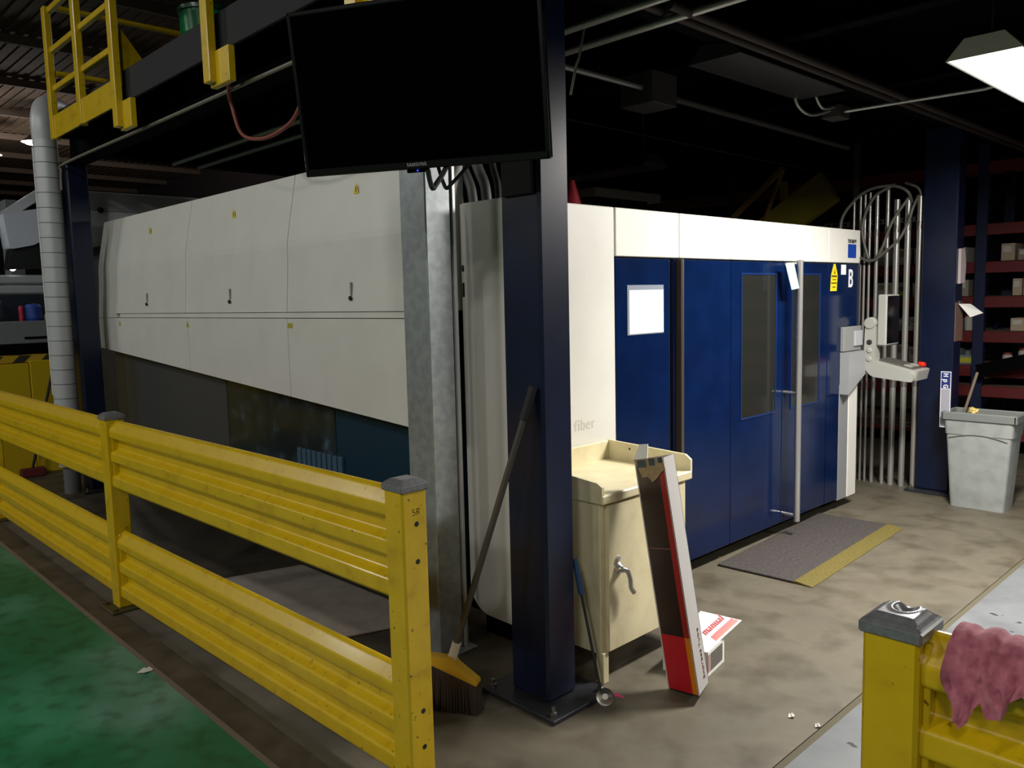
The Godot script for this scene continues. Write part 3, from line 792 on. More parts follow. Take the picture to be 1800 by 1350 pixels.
# ---------------------------------------------------------------- cabinet, tube, carton, broom, grabber
func cabinet_corner() -> void:
	var C: Material = mats["cream_paint"]
	var t := thing("metal_cabinet", "cream painted metal cabinet with a tray top standing against the machine front", "cabinet", Vector3(2.92, 0, -2.41))
	var s := S()
	bx(s, 2.6, 3.24, 0.13, 0.805, -2.66, -2.185, 0.004)
	part("body", s, C, t)
	for k in [[2.6, -2.2], [3.2, -2.2], [2.6, -2.64], [3.2, -2.64]]:
		s = S()
		var x: float = k[0]; var z: float = k[1]
		bx(s, x, x + 0.04, 0.0, 0.14, z - 0.015, z + 0.025, 0.003)
		part("leg", s, C, t)
	s = S(); bx(s, 2.632, 3.208, 0.14, 0.79, -2.187, -2.165, 0.004)
	var d := part("door", s, C, t)
	s = S(); lathe(s, [[0.028, 0.0], [0.028, 0.005], [0.018, 0.014], [0.014, 0.026], [0.0, 0.028]], Transform3D(Basis(Vector3.RIGHT, PI / 2), Vector3(2.7, 0.5, -2.165)), 20)
	lathe(s, [[0.014, 0.0], [0.012, 0.008], [0.0, 0.01]], Transform3D(Basis(Vector3.RIGHT, PI / 2), Vector3(2.694, 0.545, -2.165)), 14)
	tube(s, spline([Vector3(2.696, 0.502, -2.14), Vector3(2.715, 0.49, -2.128), Vector3(2.734, 0.45, -2.128), Vector3(2.742, 0.41, -2.13), Vector3(2.752, 0.385, -2.12)], 5), 0.011, 10)
	part("handle", s, mats["chrome"], d)
	s = S(); bx(s, 2.585, 3.255, 0.8, 0.842, -2.67, -2.155, 0.006); part("tray_top", s, C, t)
	s = S(); bx(s, 2.585, 3.255, 0.838, 0.935, -2.672, -2.655, 0.004); part("back_lip", s, C, t)
	var lip: Array = [Vector2(-2.67, 0.838), Vector2(-2.158, 0.838), Vector2(-2.158, 0.895), Vector2(-2.19, 0.918), Vector2(-2.67, 0.938)]
	s = S(); prism(s, PackedVector2Array(lip), Transform3D(SIDE, Vector3(3.255, 0, 0)), 0.014)
	var rl := part("side_lip", s, C, t)
	s = S(); prism(s, PackedVector2Array([Vector2(-2.67, 0.838), Vector2(-2.158, 0.838), Vector2(-2.158, 0.878), Vector2(-2.185, 0.893), Vector2(-2.67, 0.935)]), Transform3D(SIDE, Vector3(2.599, 0, 0)), 0.014)
	var ll := part("side_lip", s, C, t)
	for k in 2:
		s = S(); lathe(s, [[0.006, 0.0], [0.0, 0.0006]], Transform3D(Basis(Vector3(0, 0, 1), Vector3(-1, 0, 0), Vector3(0, -1, 0)), Vector3([3.2405, 2.5845][k], [0.905, 0.865][k], [-2.52, -2.42][k])), 10)
		part("screw_hole", s, mats["print_black"], rl if k == 0 else ll)
	# triangular carton tube
	var A := Vector3(2.763, 0.002, -1.951); var A2 := Vector3(2.733, 0.002, -1.776)     # bottom of the dark face
	var T := Vector3(2.79, 0.968, -2.145)                                              # its upper left corner
	var ax := (T - A).normalized()
	var u := (A2 - A); u = (u - ax * u.dot(ax)).normalized()
	var v := ax.cross(u).normalized()
	if v.x < 0: v = -v
	var L := A.distance_to(T); var w := 0.178
	var t2 := thing("shipping_tube", "tall triangular cardboard shipping tube, dark with a red foot, leaning on the cream cabinet", "shipping box", A)
	var base := A
	var P := [Vector3.ZERO, u * w, u * (w * 0.5) + v * (w * 0.86)]     # section
	# dark-and-red face: panel between corner 0 and 1; grey face between 1 and 2; back 2 to 0
	var faces := [[0, 1, "front_face", mats["purple_print"]], [1, 2, "side_face", mats["box_grey"]], [2, 0, "back_face", mats["box_grey"]]]
	var cen: Vector3 = (P[0] + P[1] + P[2]) / 3.0
	for f in faces:
		var a: Vector3 = base + P[f[0]]; var b: Vector3 = base + P[f[1]]
		var n: Vector3 = ((P[f[0]] + P[f[1]]) / 2.0 - cen).normalized()
		s = S()
		slab(s, a, b, b + ax * L, a + ax * L, n * -0.003)
		var fo := part(f[2], s, f[3], t2)
		if f[0] == 0:
			var W2 := u
			print_patch(fo, "red_patch", mats["red_print"], a, W2, ax, n, 0.004, 0.145, 0.004, 0.235)
			print_patch(fo, "orange_band", mats["orange_print"], a, W2, ax, n, 0.145, 0.177, 0.004, 0.235)
			print_patch(fo, "crimson_band", mats["crimson_stripe"], a, W2, ax, n, 0.142, 0.177, 0.237, L - 0.05)
			print_patch(fo, "white_edge", M("edge_white", "c9c6c4", 0.6), a, W2, ax, n, -0.001, 0.006, 0.0, L)
			print_patch(fo, "thin_line", M("line_red", "7a4a44", 0.6), a, W2, ax, n, 0.015, 0.14, 0.60, 0.604)
		if f[0] == 1:
			var e: Vector3 = (b - a).normalized()
			text(fo, "Express Tube", a + ax * 0.14 + e * 0.12 + n * 0.0008, Basis(ax, -e, n), 0.026, M("tube_ink", "6a3b46", 0.6), false)
	# torn top: white flap and brown inner flaps with navy tape
	var top := base + ax * L
	s = S(); slab(s, top, top + u * 0.085, top + u * 0.07 + ax * 0.06 + v * 0.03, top + u * 0.015 + ax * 0.062 + v * 0.03, v * -0.003); part("white_flap", s, mats["paper"], t2)
	s = S()
	var fr := -v * 0.004
	var shape := [Vector2(0.0, 0.0), Vector2(0.178, 0.004), Vector2(0.186, -0.05), Vector2(0.16, -0.06), Vector2(0.13, -0.085), Vector2(0.098, -0.1), Vector2(0.075, -0.076), Vector2(0.04, -0.08), Vector2(0.024, -0.04)]
	var out := -v
	var nf := u.cross(ax)
	prism(s, PackedVector2Array(shape), Transform3D(Basis(u, ax, nf), top + out * 0.002), 0.003 if nf.dot(out) > 0 else -0.003)
	var bf := part("torn_flap", s, mats["cardboard"], t2)
	for q in [[0.022, 0.075, -0.036, -0.004], [0.095, 0.13, -0.03, 0.0], [0.15, 0.176, -0.02, 0.002]]:
		print_patch(bf, "navy_tape", mats["navy_tape"], top + out * 0.0052, u, ax, out, q[0], q[1], q[2], q[3])
	# small opened carton behind the tube
	var t3 := thing("small_carton", "small white carton with an open red-lettered flap lying behind the shipping tube", "box", Vector3(3.03, 0, -1.98))
	var o := Vector3(2.965, 0.001, -1.885); var e1 := Vector3(0.985, 0, -0.17); var e2 := Vector3(-0.37, 0, -0.93).normalized()
	s = S()
	var hh := 0.115
	slab(s, o, o + e1 * 0.19, o + e1 * 0.19 + Vector3.UP * hh, o + Vector3.UP * hh, e2 * 0.003)
	slab(s, o, o + e2 * 0.2, o + e2 * 0.2 + Vector3.UP * hh, o + Vector3.UP * hh, e1 * 0.003)
	slab(s, o + e1 * 0.19, o + e1 * 0.19 + e2 * 0.2, o + e1 * 0.19 + e2 * 0.2 + Vector3.UP * hh, o + e1 * 0.19 + Vector3.UP * hh, e1 * -0.003)
	slab(s, o + e2 * 0.2, o + e1 * 0.19 + e2 * 0.2, o + e1 * 0.19 + e2 * 0.2 + Vector3.UP * hh, o + e2 * 0.2 + Vector3.UP * hh, e2 * -0.003)
	slab(s, o, o + e1 * 0.19, o + e1 * 0.19 + e2 * 0.2, o + e2 * 0.2, Vector3.UP * 0.003)
	var cb := part("carton_body", s, mats["paper"], t3)
	print_patch(cb, "grey_picture", NM("picture_grey", [[0.0, "3c3a38"], [0.5, "6c6864"], [1.0, "98948f"]], 0.6, 0.0, 0.12, 0.03, 4, 81), o, e1, Vector3.UP, -e2, 0.03, 0.165, 0.02, 0.1)
	print_patch(cb, "rose_band", M("rose", "b58a86", 0.6), o, e1, Vector3.UP, -e2, 0.0, 0.025, 0.02, 0.1)
	s = S()
	var c1 := Vector3(3.095, 0.118, -1.91)
	var fe := Vector3(0.18, 0.047, 0.01).normalized()
	var fd := Vector3(-0.06, 0.05, -0.15); fd = (fd - fe * fd.dot(fe)).normalized()
	var nn := fe.cross(fd)
	slab(s, c1 - fe * 0.12, c1 + fe * 0.186, c1 + fe * 0.08 + fd * 0.16, c1 - fe * 0.12 + fd * 0.13, -nn * 0.002)
	var fl := part("open_flap", s, mats["paper"], t3)
	print_patch(fl, "red_band", mats["red_print"], c1, fe, fd, nn, -0.01, 0.16, 0.024, 0.04)
	print_patch(fl, "coral_band", M("coral", "d8503a", 0.5), c1, fe, fd, nn, -0.01, 0.17, 0.01, 0.024)
	text(fl, "manual", c1 + fe * 0.055 + fd * 0.072 + nn * 0.0015, Basis(fe, fd, nn), 0.03, M("red_ink", "c8304a", 0.6), true)
	# broom leaning on the column
	var t4 := thing("broom", "push broom with a grey pole, yellow head and brown bristles leaning on the blue column", "broom", Vector3(2.04, 0, -2.5))
	var hb := Vector3(2.02, 0.235, -2.485); var ht := Vector3(2.272, 1.33, -2.24)
	var ad := (ht - hb).normalized()
	s = S(); tube(s, [hb + ad * 0.02, ht - ad * 0.1], 0.0135, 14); part("pole", s, mats["pole_grey"], t4)
	s = S(); tube(s, [ht - ad * 0.14, ht - ad * 0.13, ht - ad * 0.02, ht], 0.0185, 14); part("grip", s, mats["grip_black"], t4)
	s = S(); tube(s, [hb - ad * 0.02, hb + ad * 0.055], 0.019, 14); part("ferrule", s, mats["white_plastic"], t4)
	# head: an angled bar from upper left to lower right, bristles below
	var h0 := Vector3(1.955, 0.205, -2.6); var h1 := Vector3(2.065, 0.125, -2.4)
	var hd := (h1 - h0).normalized(); var side := hd.cross(Vector3.UP).normalized(); var hu := side.cross(hd)
	s = S()
	prism(s, round_poly([Vector2(-0.01, 0.0), Vector2(0.0, 0.022), Vector2(0.085, 0.05), Vector2(0.115, 0.075), Vector2(0.14, 0.05), Vector2(0.25, 0.018), Vector2(0.255, 0.0)], 0.01, 4), Transform3D(Basis(hd, hu, hd.cross(hu)), h0 - hd.cross(hu) * 0.024), 0.048, true)
	part("head", s, mats["broom_yellow"], t4)
	s = S()
	for i in 44:
		for j in 5:
			var b0 := h0 + hd * (0.006 + i * 0.0055) + side * (j - 2) * 0.009
			var fan := (i / 43.0 - 0.5) * 0.03
			var b1 := Vector3(b0.x + fan * 0.4 + rng.randf_range(-0.006, 0.006) - side.x * (j - 2) * -0.004, maxf(0.002, b0.y - 0.19 - rng.randf() * 0.012), b0.z + fan + rng.randf_range(-0.006, 0.006))
			tube(s, [b0, b1], 0.0042, 5, false)
	var br := part("bristles", s, mats["bristles"], t4); br.set_meta("kind", "stuff")
	# grabber
	var t5 := thing("pickup_wand", "thin dark pick-up wand with a blue grip and pink tag leaning beside the cream cabinet", "tool", Vector3(2.45, 0, -2.06))
	var g1 := Vector3(2.452, 0.06, -2.065); var g2 := Vector3(2.476, 0.585, -2.222)
	var gd := (g2 - g1).normalized()
	s = S(); tube(s, [g1, g2 - gd * 0.13], 0.006, 10); part("shaft", s, mats["grip_black"], t5)
	s = S(); tube(s, [g2 - gd * 0.15, g2 - gd * 0.145, g2 - gd * 0.02, g2], 0.012, 12); part("grip", s, mats["grabber_blue"], t5)
	s = S(); lathe(s, [[0.0, -0.012], [0.031, -0.012], [0.036, -0.004], [0.036, 0.004], [0.028, 0.006], [0.012, 0.012], [0.0, 0.012]], Transform3D(Basis(Vector3(0.62, 0, 0.78), Vector3(-0.62, 0.6, 0.5).normalized(), Vector3(-0.62, 0.6, 0.5).normalized().cross(Vector3(0.62, 0, 0.78)).normalized()).orthonormalized(), Vector3(2.455, 0.045, -2.045)), 24)
	part("magnet_disc", s, mats["satin_steel"], t5)
	s = S()
	for k in 4:
		var r0 := Vector3(2.482 + k * 0.012, 0.03, -2.05); var r1 := r0 + Vector3(0.014, 0.012 - k * 0.007, 0.035)
		slab(s, r0, r0 + Vector3(0.012, 0.004, 0), r1 + Vector3(0.012, 0, 0), r1, Vector3(0, 0.0015, 0))
	part("pink_ribbon", s, mats["pink_tag"], t5)

# a thin four-cornered sheet a b c d with thickness th
func slab(s: SurfaceTool, a: Vector3, b: Vector3, c: Vector3, d: Vector3, th: Vector3) -> void:
	quad(s, a, b, c, d, -th)
	quad(s, a + th, b + th, c + th, d + th, th)
	var m := (a + b + c + d) / 4.0
	for e in [[a, b], [b, c], [c, d], [d, a]]:
		quad(s, e[0], e[1], e[1] + th, e[0] + th, (e[0] + e[1]) / 2.0 - m)

func print_patch(parent: Node3D, called: String, m: Material, o: Vector3, u: Vector3, v: Vector3, n: Vector3, u0: float, u1: float, v0: float, v1: float) -> void:
	var s := S()
	slab(s, o + u * u0 + v * v0, o + u * u1 + v * v0, o + u * u1 + v * v1, o + u * u0 + v * v1, n * 0.0008)
	part(called, s, m, parent)

# ---------------------------------------------------------------- things on the floor
func floor_things() -> void:
	var t := thing("floor_mat", "dark grey anti-fatigue mat with a worn yellow edge in front of the blue doors", "mat", Vector3(5.05, 0, -2.4))
	t.rotation.y = 0.045
	var s := S(); bx(s, -0.755, 0.765, 0.001, 0.016, -0.29, 0.2, 0.004); part("rubber_field", s, mats["rubber_mat"], t, false)
	s = S(); prism(s, PackedVector2Array([Vector2(0.2, 0.001), Vector2(0.2, 0.016), Vector2(0.22, 0.016), Vector2(0.31, 0.004), Vector2(0.31, 0.001)]), Transform3D(SIDE, Vector3(0.765, 0, 0)), 1.52); part("bevelled_edge", s, mats["mat_yellow"], t, false)
	s = S()
	for c in [[Vector3(2.0, 0.012, -4.75), Vector3(2.036, 0.012, -3.45), Vector3(2.55, 0.012, -3.28), Vector3(2.52, 0.012, -4.6)]]:
		slab(s, c[0], c[1], c[2], c[3], Vector3(0, -0.008, 0))
	single("hardboard_sheet", s, mats["dull_sheet"], "flat dull brown board lying on the floor behind the guardrail", "board")
	for p in [[Vector3(1.25, 0.0, -3.79), 0.03, "white paper scrap on the green floor below the middle guardrail post"], [Vector3(2.9, 0.0, -1.46), 0.014, "tiny white scrap on the beige floor left of the dented-cap post"], [Vector3(2.9, 0.0, -1.352), 0.012, "tiny pale scrap on the dark floor joint"]]:
		s = S()
		var c: Vector3 = p[0]; var r: float = p[1]
		slab(s, c + Vector3(-r, 0.003, -r * 0.6), c + Vector3(r * 0.2, 0.012, -r), c + Vector3(r, 0.004, r * 0.4), c + Vector3(-r * 0.3, 0.009, r * 0.7), Vector3(0, -0.0015, 0))
		slab(s, c + Vector3(r * 0.1, 0.01, -r * 0.3), c + Vector3(r * 0.8, 0.016, -r * 0.5), c + Vector3(r * 1.2, 0.006, r * 0.2), c + Vector3(r * 0.3, 0.004, r * 0.3), Vector3(0, -0.0015, 0))
		single("paper_scrap", s, mats["white_plastic"], p[2], "litter")

# ---------------------------------------------------------------- conduits by the machine's right end
func conduits() -> void:
	var zs := [-2.53, -2.625, -2.714, -2.79, -2.878, -2.938, -2.98, -3.02, -3.075]
	var rs := [0.024, 0.024, 0.024, 0.016, 0.016, 0.011, 0.011, 0.011, 0.01]
	var tops := [2.43, 2.42, 2.42, 2.52, 2.49, 2.5, 2.49, 2.48, 2.47]
	var place := ["first", "second", "third", "fourth", "fifth", "sixth", "seventh", "eighth", "ninth"]
	for i in 9:
		var lab: String = "%s steel conduit running up the strut rails, %s counted from the grey trash can" % ["thick" if i < 3 else "medium" if i < 5 else "thin", place[i]]
		var t := thing("steel_conduit", lab, "conduit", Vector3(7.12, 0, zs[i]), "vertical conduits by the machine end")
		var s := S(); tube(s, [Vector3(7.12, 0.0, zs[i]), Vector3(7.12, tops[i], zs[i])], rs[i], 14); part("pipe", s, mats["conduit"], t)
		for y in [0.9, 2.2]:
			s = S(); tube(s, [Vector3(7.12, y - 0.03 - i * 0.01, zs[i]), Vector3(7.12, y + 0.03 - i * 0.01, zs[i])], rs[i] + 0.004, 14); part("coupling", s, M("coupling", "8e8d88", 0.4, 0.8), t)
	for r in [[0.5315, "lower", -3.12, -2.36], [2.25, "upper", -3.35, -2.36], [1.35, "middle", -3.12, -2.36]]:
		var t := thing("strut_rail", "%s slotted dark strut rail behind the vertical conduits" % r[1], "rail", Vector3(7.17, r[0], -2.7))
		var s := S()
		var y: float = r[0]
		bx(s, 7.148, 7.152, y - 0.021, y - 0.012, r[2], r[3], 0.0); bx(s, 7.148, 7.152, y + 0.012, y + 0.021, r[2], r[3], 0.0)
		bx(s, 7.148, 7.19, y + 0.019, y + 0.022, r[2], r[3], 0.0); bx(s, 7.148, 7.19, y - 0.022, y - 0.019, r[2], r[3], 0.0)
		var k := 0
		while r[2] + k * 0.05 < r[3]:
			bx(s, 7.1485, 7.1515, y - 0.013, y + 0.013, r[2] + k * 0.05, r[2] + k * 0.05 + 0.02, 0.0); k += 1
		part("channel", s, mats["strut_dark"], t)
	# two posts carry the strut rails
	for z in [-3.1]:
		var s := S(); bx(s, 7.192, 7.24, 0.0, 2.95, z - 0.02, z + 0.02, 0.002)
		single("strut_post", s, mats["strut_dark"], "dark strut post behind the vertical conduits", "post")
	var loops := [
		[[Vector3(7.05, 2.122, -3.164), Vector3(7.05, 2.294, -3.151), Vector3(7.05, 2.421, -3.064), Vector3(7.05, 2.511, -2.94), Vector3(7.05, 2.534, -2.79), Vector3(7.05, 2.515, -2.68), Vector3(7.06, 2.463, -2.607), Vector3(7.12, 2.39, -2.60)], 0.013, "grey flexible conduit arching from the machine roof over the vertical conduits"],
		[[Vector3(7.08, 2.54, -2.72), Vector3(7.06, 2.518, -2.766), Vector3(7.06, 2.464, -2.872), Vector3(7.06, 2.344, -2.945), Vector3(7.06, 2.208, -2.976), Vector3(7.06, 2.092, -2.964), Vector3(7.06, 1.94, -2.92)], 0.013, "grey flexible conduit in the smaller, inner arch beside the vertical conduits"],
		[[Vector3(7.1, 2.434, -2.54), Vector3(7.04, 2.335, -2.56), Vector3(7.04, 2.228, -2.592), Vector3(7.04, 2.086, -2.665), Vector3(7.04, 1.994, -2.773), Vector3(7.04, 1.936, -2.847), Vector3(7.04, 1.921, -2.913), Vector3(7.04, 1.953, -2.981)], 0.012, "grey flexible conduit hanging in a low loop across the vertical conduits"],
		[[Vector3(7.1, 2.43, -2.613), Vector3(7.07, 2.241, -2.731), Vector3(7.07, 2.03, -2.809), Vector3(7.07, 1.938, -2.864), Vector3(7.07, 1.926, -2.926)], 0.013, "darker flexible conduit crossing straight down over the vertical conduits"],
		[[Vector3(7.14, 2.55, -2.66), Vector3(7.12, 2.521, -2.589), Vector3(7.12, 2.499, -2.557), Vector3(7.12, 2.465, -2.534), Vector3(7.12, 2.42, -2.528)], 0.011, "short flexible conduit bending into the top of the thickest conduit"]]
	for l in loops:
		var s := S(); tube(s, spline(l[0], 6), l[1], 9)
		single("flexible_conduit", s, mats["flex_grey"], l[2], "conduit")

# ---------------------------------------------------------------- trash can and what hangs on the right column
func trash() -> void:
	var t := thing("trash_can", "tall grey rectangular trash can standing in front of the right blue column", "trash can", Vector3(6.84, 0, -1.925))
	# walls as rings: [y, x0, x1, z0, z1]
	var s := S()
	var ring := func(y: float, x0: float, x1: float, z0: float, z1: float) -> PackedVector3Array:
		var p := round_poly([Vector2(x0, z0), Vector2(x1, z0), Vector2(x1, z1), Vector2(x0, z1)], 0.03, 4)
		var out := PackedVector3Array()
		for q in p: out.append(Vector3(q.x, y, q.y))
		return out
	var rows := [ring.call(0.0, 6.712, 6.962, -2.112, -1.738), ring.call(0.56, 6.702, 6.974, -2.15, -1.7), ring.call(0.565, 6.696, 6.98, -2.157, -1.693), ring.call(0.67, 6.694, 6.982, -2.164, -1.686)]
	for i in rows.size() - 1:
		s.set_smooth_group(2 + i)
		for k in rows[i].size():
			var j: int = (k + 1) % int(rows[i].size())
			quad(s, rows[i][k], rows[i][j], rows[i + 1][j], rows[i + 1][k], rows[i][k] - Vector3(6.84, rows[i][k].y, -1.925))
	s.set_smooth_group(-1)
	for k in rows[0].size():
		tri(s, Vector3(6.84, 0.0, -1.925), rows[0][k], rows[0][(k + 1) % int(rows[0].size())], Vector3.DOWN)
	part("bin_body", s, mats["grey_plastic"], t)
	s = S()
	bx(s, 6.682, 6.994, 0.67, 0.735, -2.184, -2.16, 0.008); bx(s, 6.682, 6.994, 0.67, 0.735, -1.69, -1.664, 0.008)
	bx(s, 6.682, 6.706, 0.67, 0.735, -2.18, -1.668, 0.008); bx(s, 6.97, 6.994, 0.67, 0.735, -2.18, -1.668, 0.008)
	part("rim", s, M("rim_grey", "6e7270", 0.5), t)
	# raised moulded line on the front
	s = S()
	var arc: Array = []
	for k in 17:
		var u := k / 16.0
		arc.append(Vector3(6.6975, 0.535 + 0.035 * sin(u * PI), lerpf(-2.125, -1.725, u)))
	tube(s, arc, 0.004, 6); part("moulded_line", s, M("line_grey", "6b6f6d", 0.5), t)
	s = S(); bx(s, 6.745, 6.93, 0.35, 0.62, -2.09, -1.77, 0.0); part("bag_fill", s, M("refuse_dark", "2a2826", 0.9), t)
	# blue strip with white letters
	var t2 := thing("cardboard_strip", "narrow blue and white printed card strip sticking up out of the trash can", "card", Vector3(6.75, 0.6, -2.17))
	s = S(); bx(s, 6.748, 6.752, 0.6, 1.036, -2.212, -2.138, 0.0)
	var cs := part("card", s, mats["white_print"], t2)
	s = S(); bx(s, 6.7465, 6.748, 0.905, 1.03, -2.207, -2.143, 0.0); part("blue_print", s, mats["sign_blue"], cs)
	s = S(); bx(s, 6.7465, 6.748, 0.61, 0.9, -2.207, -2.143, 0.0); part("grey_print", s, NM("scuffed_print", [[0.0, "3d4a78"], [0.5, "9a9aa2"], [1.0, "cfccc6"]], 0.6, 0.0, 0.1, 0.04, 3, 91), cs)
	text(cs, "H p G", Vector3(6.746, 0.965, -2.175), Basis(Vector3(0, -1, 0), Vector3(0, 0, 1), Vector3(-1, 0, 0)), 0.034, mats["white_print"])
	s = S(); tube(s, [Vector3(6.84, 0.62, -2.09), Vector3(6.86, 1.03, -1.99)], 0.011, 10)
	single("stick", s, mats["wood_grey"], "grey wooden stick poking out of the trash can", "stick")
	s = S()
	var ico := SphereMesh.new(); ico.radius = 0.04; ico.height = 0.06; ico.radial_segments = 9; ico.rings = 5
	var arr := ico.get_mesh_arrays()
	var vs: PackedVector3Array = arr[Mesh.ARRAY_VERTEX]; var ii: PackedInt32Array = arr[Mesh.ARRAY_INDEX]
	for k in range(0, ii.size(), 3):
		var q: Array = []
		for m in 3:
			var v := vs[ii[k + m]]
			q.append(Vector3(6.78, 0.735, -1.99) + v * (1.0 + 0.4 * sin(v.x * 190.0 + v.z * 150.0)))
		tri(s, q[0], q[1], q[2], (q[0] + q[1] + q[2]) / 3.0 - Vector3(6.78, 0.735, -1.99))
	single("crumpled_wrapper", s, M("wrapper_yellow", "c7b26a", 0.7), "crumpled pale yellow wrapper on top of the trash can", "litter")
	# clipboard and papers on the +z face of the right column
	var c := thing("clipboard", "brown clipboard with a fanned white paper hanging on the right blue column", "clipboard", Vector3(7.1, 1.25, -2.21))
	s = S(); bx(s, 7.04, 7.22, 1.25, 1.56, -2.22, -2.214, 0.002); part("board", s, M("hardboard_brown", "6a5148", 0.7), c)
	s = S(); bx(s, 7.09, 7.16, 1.545, 1.575, -2.216, -2.2, 0.003); part("clip", s, mats["satin_steel"], c)
	s = S(); slab(s, Vector3(7.08, 1.55, -2.208), Vector3(7.24, 1.545, -2.17), Vector3(7.29, 1.47, -2.09), Vector3(7.18, 1.44, -2.15), Vector3(0, 0.001, 0.003)); part("paper", s, mats["paper"], c)
	s = S(); prism(s, PackedVector2Array([Vector2(7.08, 1.71), Vector2(7.19, 1.72), Vector2(7.205, 1.85), Vector2(7.18, 1.96), Vector2(7.15, 1.99), Vector2(7.08, 1.985)]), Transform3D(FRONT, Vector3(0, 0, -2.2195)), 0.02)
	single("paper_bundle", s, M("pinkish_paper", "b0a4a6", 0.8), "curled pinkish white paper hanging above the clipboard on the right blue column", "paper")

# ---------------------------------------------------------------- light fixtures
func fixture(label: String, x: float, y: float, z: float, lit: bool, along_x := true) -> void:   # centre of the lower face
	var t := thing("strip_light", label, "light", Vector3(x, y, z))
	var bs := Basis() if along_x else Basis(Vector3.UP, PI / 2)
	var xf := Transform3D(bs, Vector3(x, y, z))
	var s := S()
	# hood: trapezoid section across, 1.22 long
	prism(s, PackedVector2Array([Vector2(-0.155, 0.0), Vector2(-0.15, -0.002), Vector2(-0.145, 0.004), Vector2(-0.07, 0.075), Vector2(0.07, 0.075), Vector2(0.145, 0.004), Vector2(0.15, -0.002), Vector2(0.155, 0.0), Vector2(0.08, 0.085), Vector2(-0.08, 0.085)]), xf * Transform3D(Basis(Vector3(0, 0, -1), Vector3(0, 1, 0), Vector3(1, 0, 0)), Vector3(-0.61, 0, 0)), 1.22)
	part("hood", s, mats["fixture_white"] if lit else M("hood_white_shaded", "18181a", 0.7), t)  # unlit hoods get a darkened copy of the white, shade painted in
	for e in [-0.612, 0.608]:
		s = S(); prism(s, PackedVector2Array([Vector2(-0.155, 0.0), Vector2(0.155, 0.0), Vector2(0.08, 0.085), Vector2(-0.08, 0.085)]), xf * Transform3D(Basis(Vector3(0, 0, -1), Vector3(0, 1, 0), Vector3(1, 0, 0)), Vector3(e, 0, 0)), 0.004); part("end_plate", s, mats["fixture_white"] if lit else mats["hood_white_shaded"], t)
	s = S(); rbox(s, xf.translated_local(Vector3(0, 0.004, 0)), Vector3(1.21, 0.008, 0.286), 0.002)
	part("lens", s, mats["lens"] if lit else M("lens_off", "202023", 0.4), t)
	for e in [-0.5, 0.5]:
		s = S(); tube(s, [xf * Vector3(e, 0.08, 0), xf * Vector3(e, 3.24 - y, 0)], 0.004, 6); part("hanger", s, mats["satin_steel"], t)

func fixtures() -> void:
	fixture("lit white strip light hanging under the mezzanine above the blue doors", 4.67, 2.69, -1.2, true)
	fixture("lit white strip light hanging under the mezzanine behind the dented-cap post, outside the view", 4.67, 2.69, 1.5, true)
	fixture("unlit strip light hanging under the mezzanine beside the orange pipes", 4.4, 2.88, -2.38, false)
	fixture("unlit strip light hanging low above the back of the machine", 5.15, 2.64, -4.35, false, false)
	var i := 0
	for b in BAYS:
		var lab: String = ["first", "second", "third", "fourth", "", "", "fifth", "sixth", "seventh", "eighth"][i] + " round high bay lamp over the hall, outside the view"
		if i == 4: lab = "glowing round high bay lamp beside the spiral duct, right one of the pair far back"
		if i == 5: lab = "glowing round high bay lamp far back at the left edge, lower one of the pair"
		var t := thing("high_bay_lamp", lab, "light", b)
		var s := S(); lathe(s, [[0.0, 0.32], [0.08, 0.32], [0.1, 0.14], [0.34, -0.06], [0.335, -0.06], [0.095, 0.12], [0.0, 0.12]], Transform3D(Basis(), b), 24); part("shade", s, M("shade_grey", "7d7f80", 0.5, 0.3), t)
		s = S(); lathe(s, [[0.0, -0.05], [0.32, -0.05], [0.22, -0.11], [0.0, -0.13]], Transform3D(Basis(), b), 24); part("glow_lens", s, mats["bay_glow"], t)
		s = S(); tube(s, [b + Vector3(0, 0.31, 0), b + Vector3(0, 0.9, 0)], 0.01, 6); part("hanger", s, mats["satin_steel"], t)
		i += 1

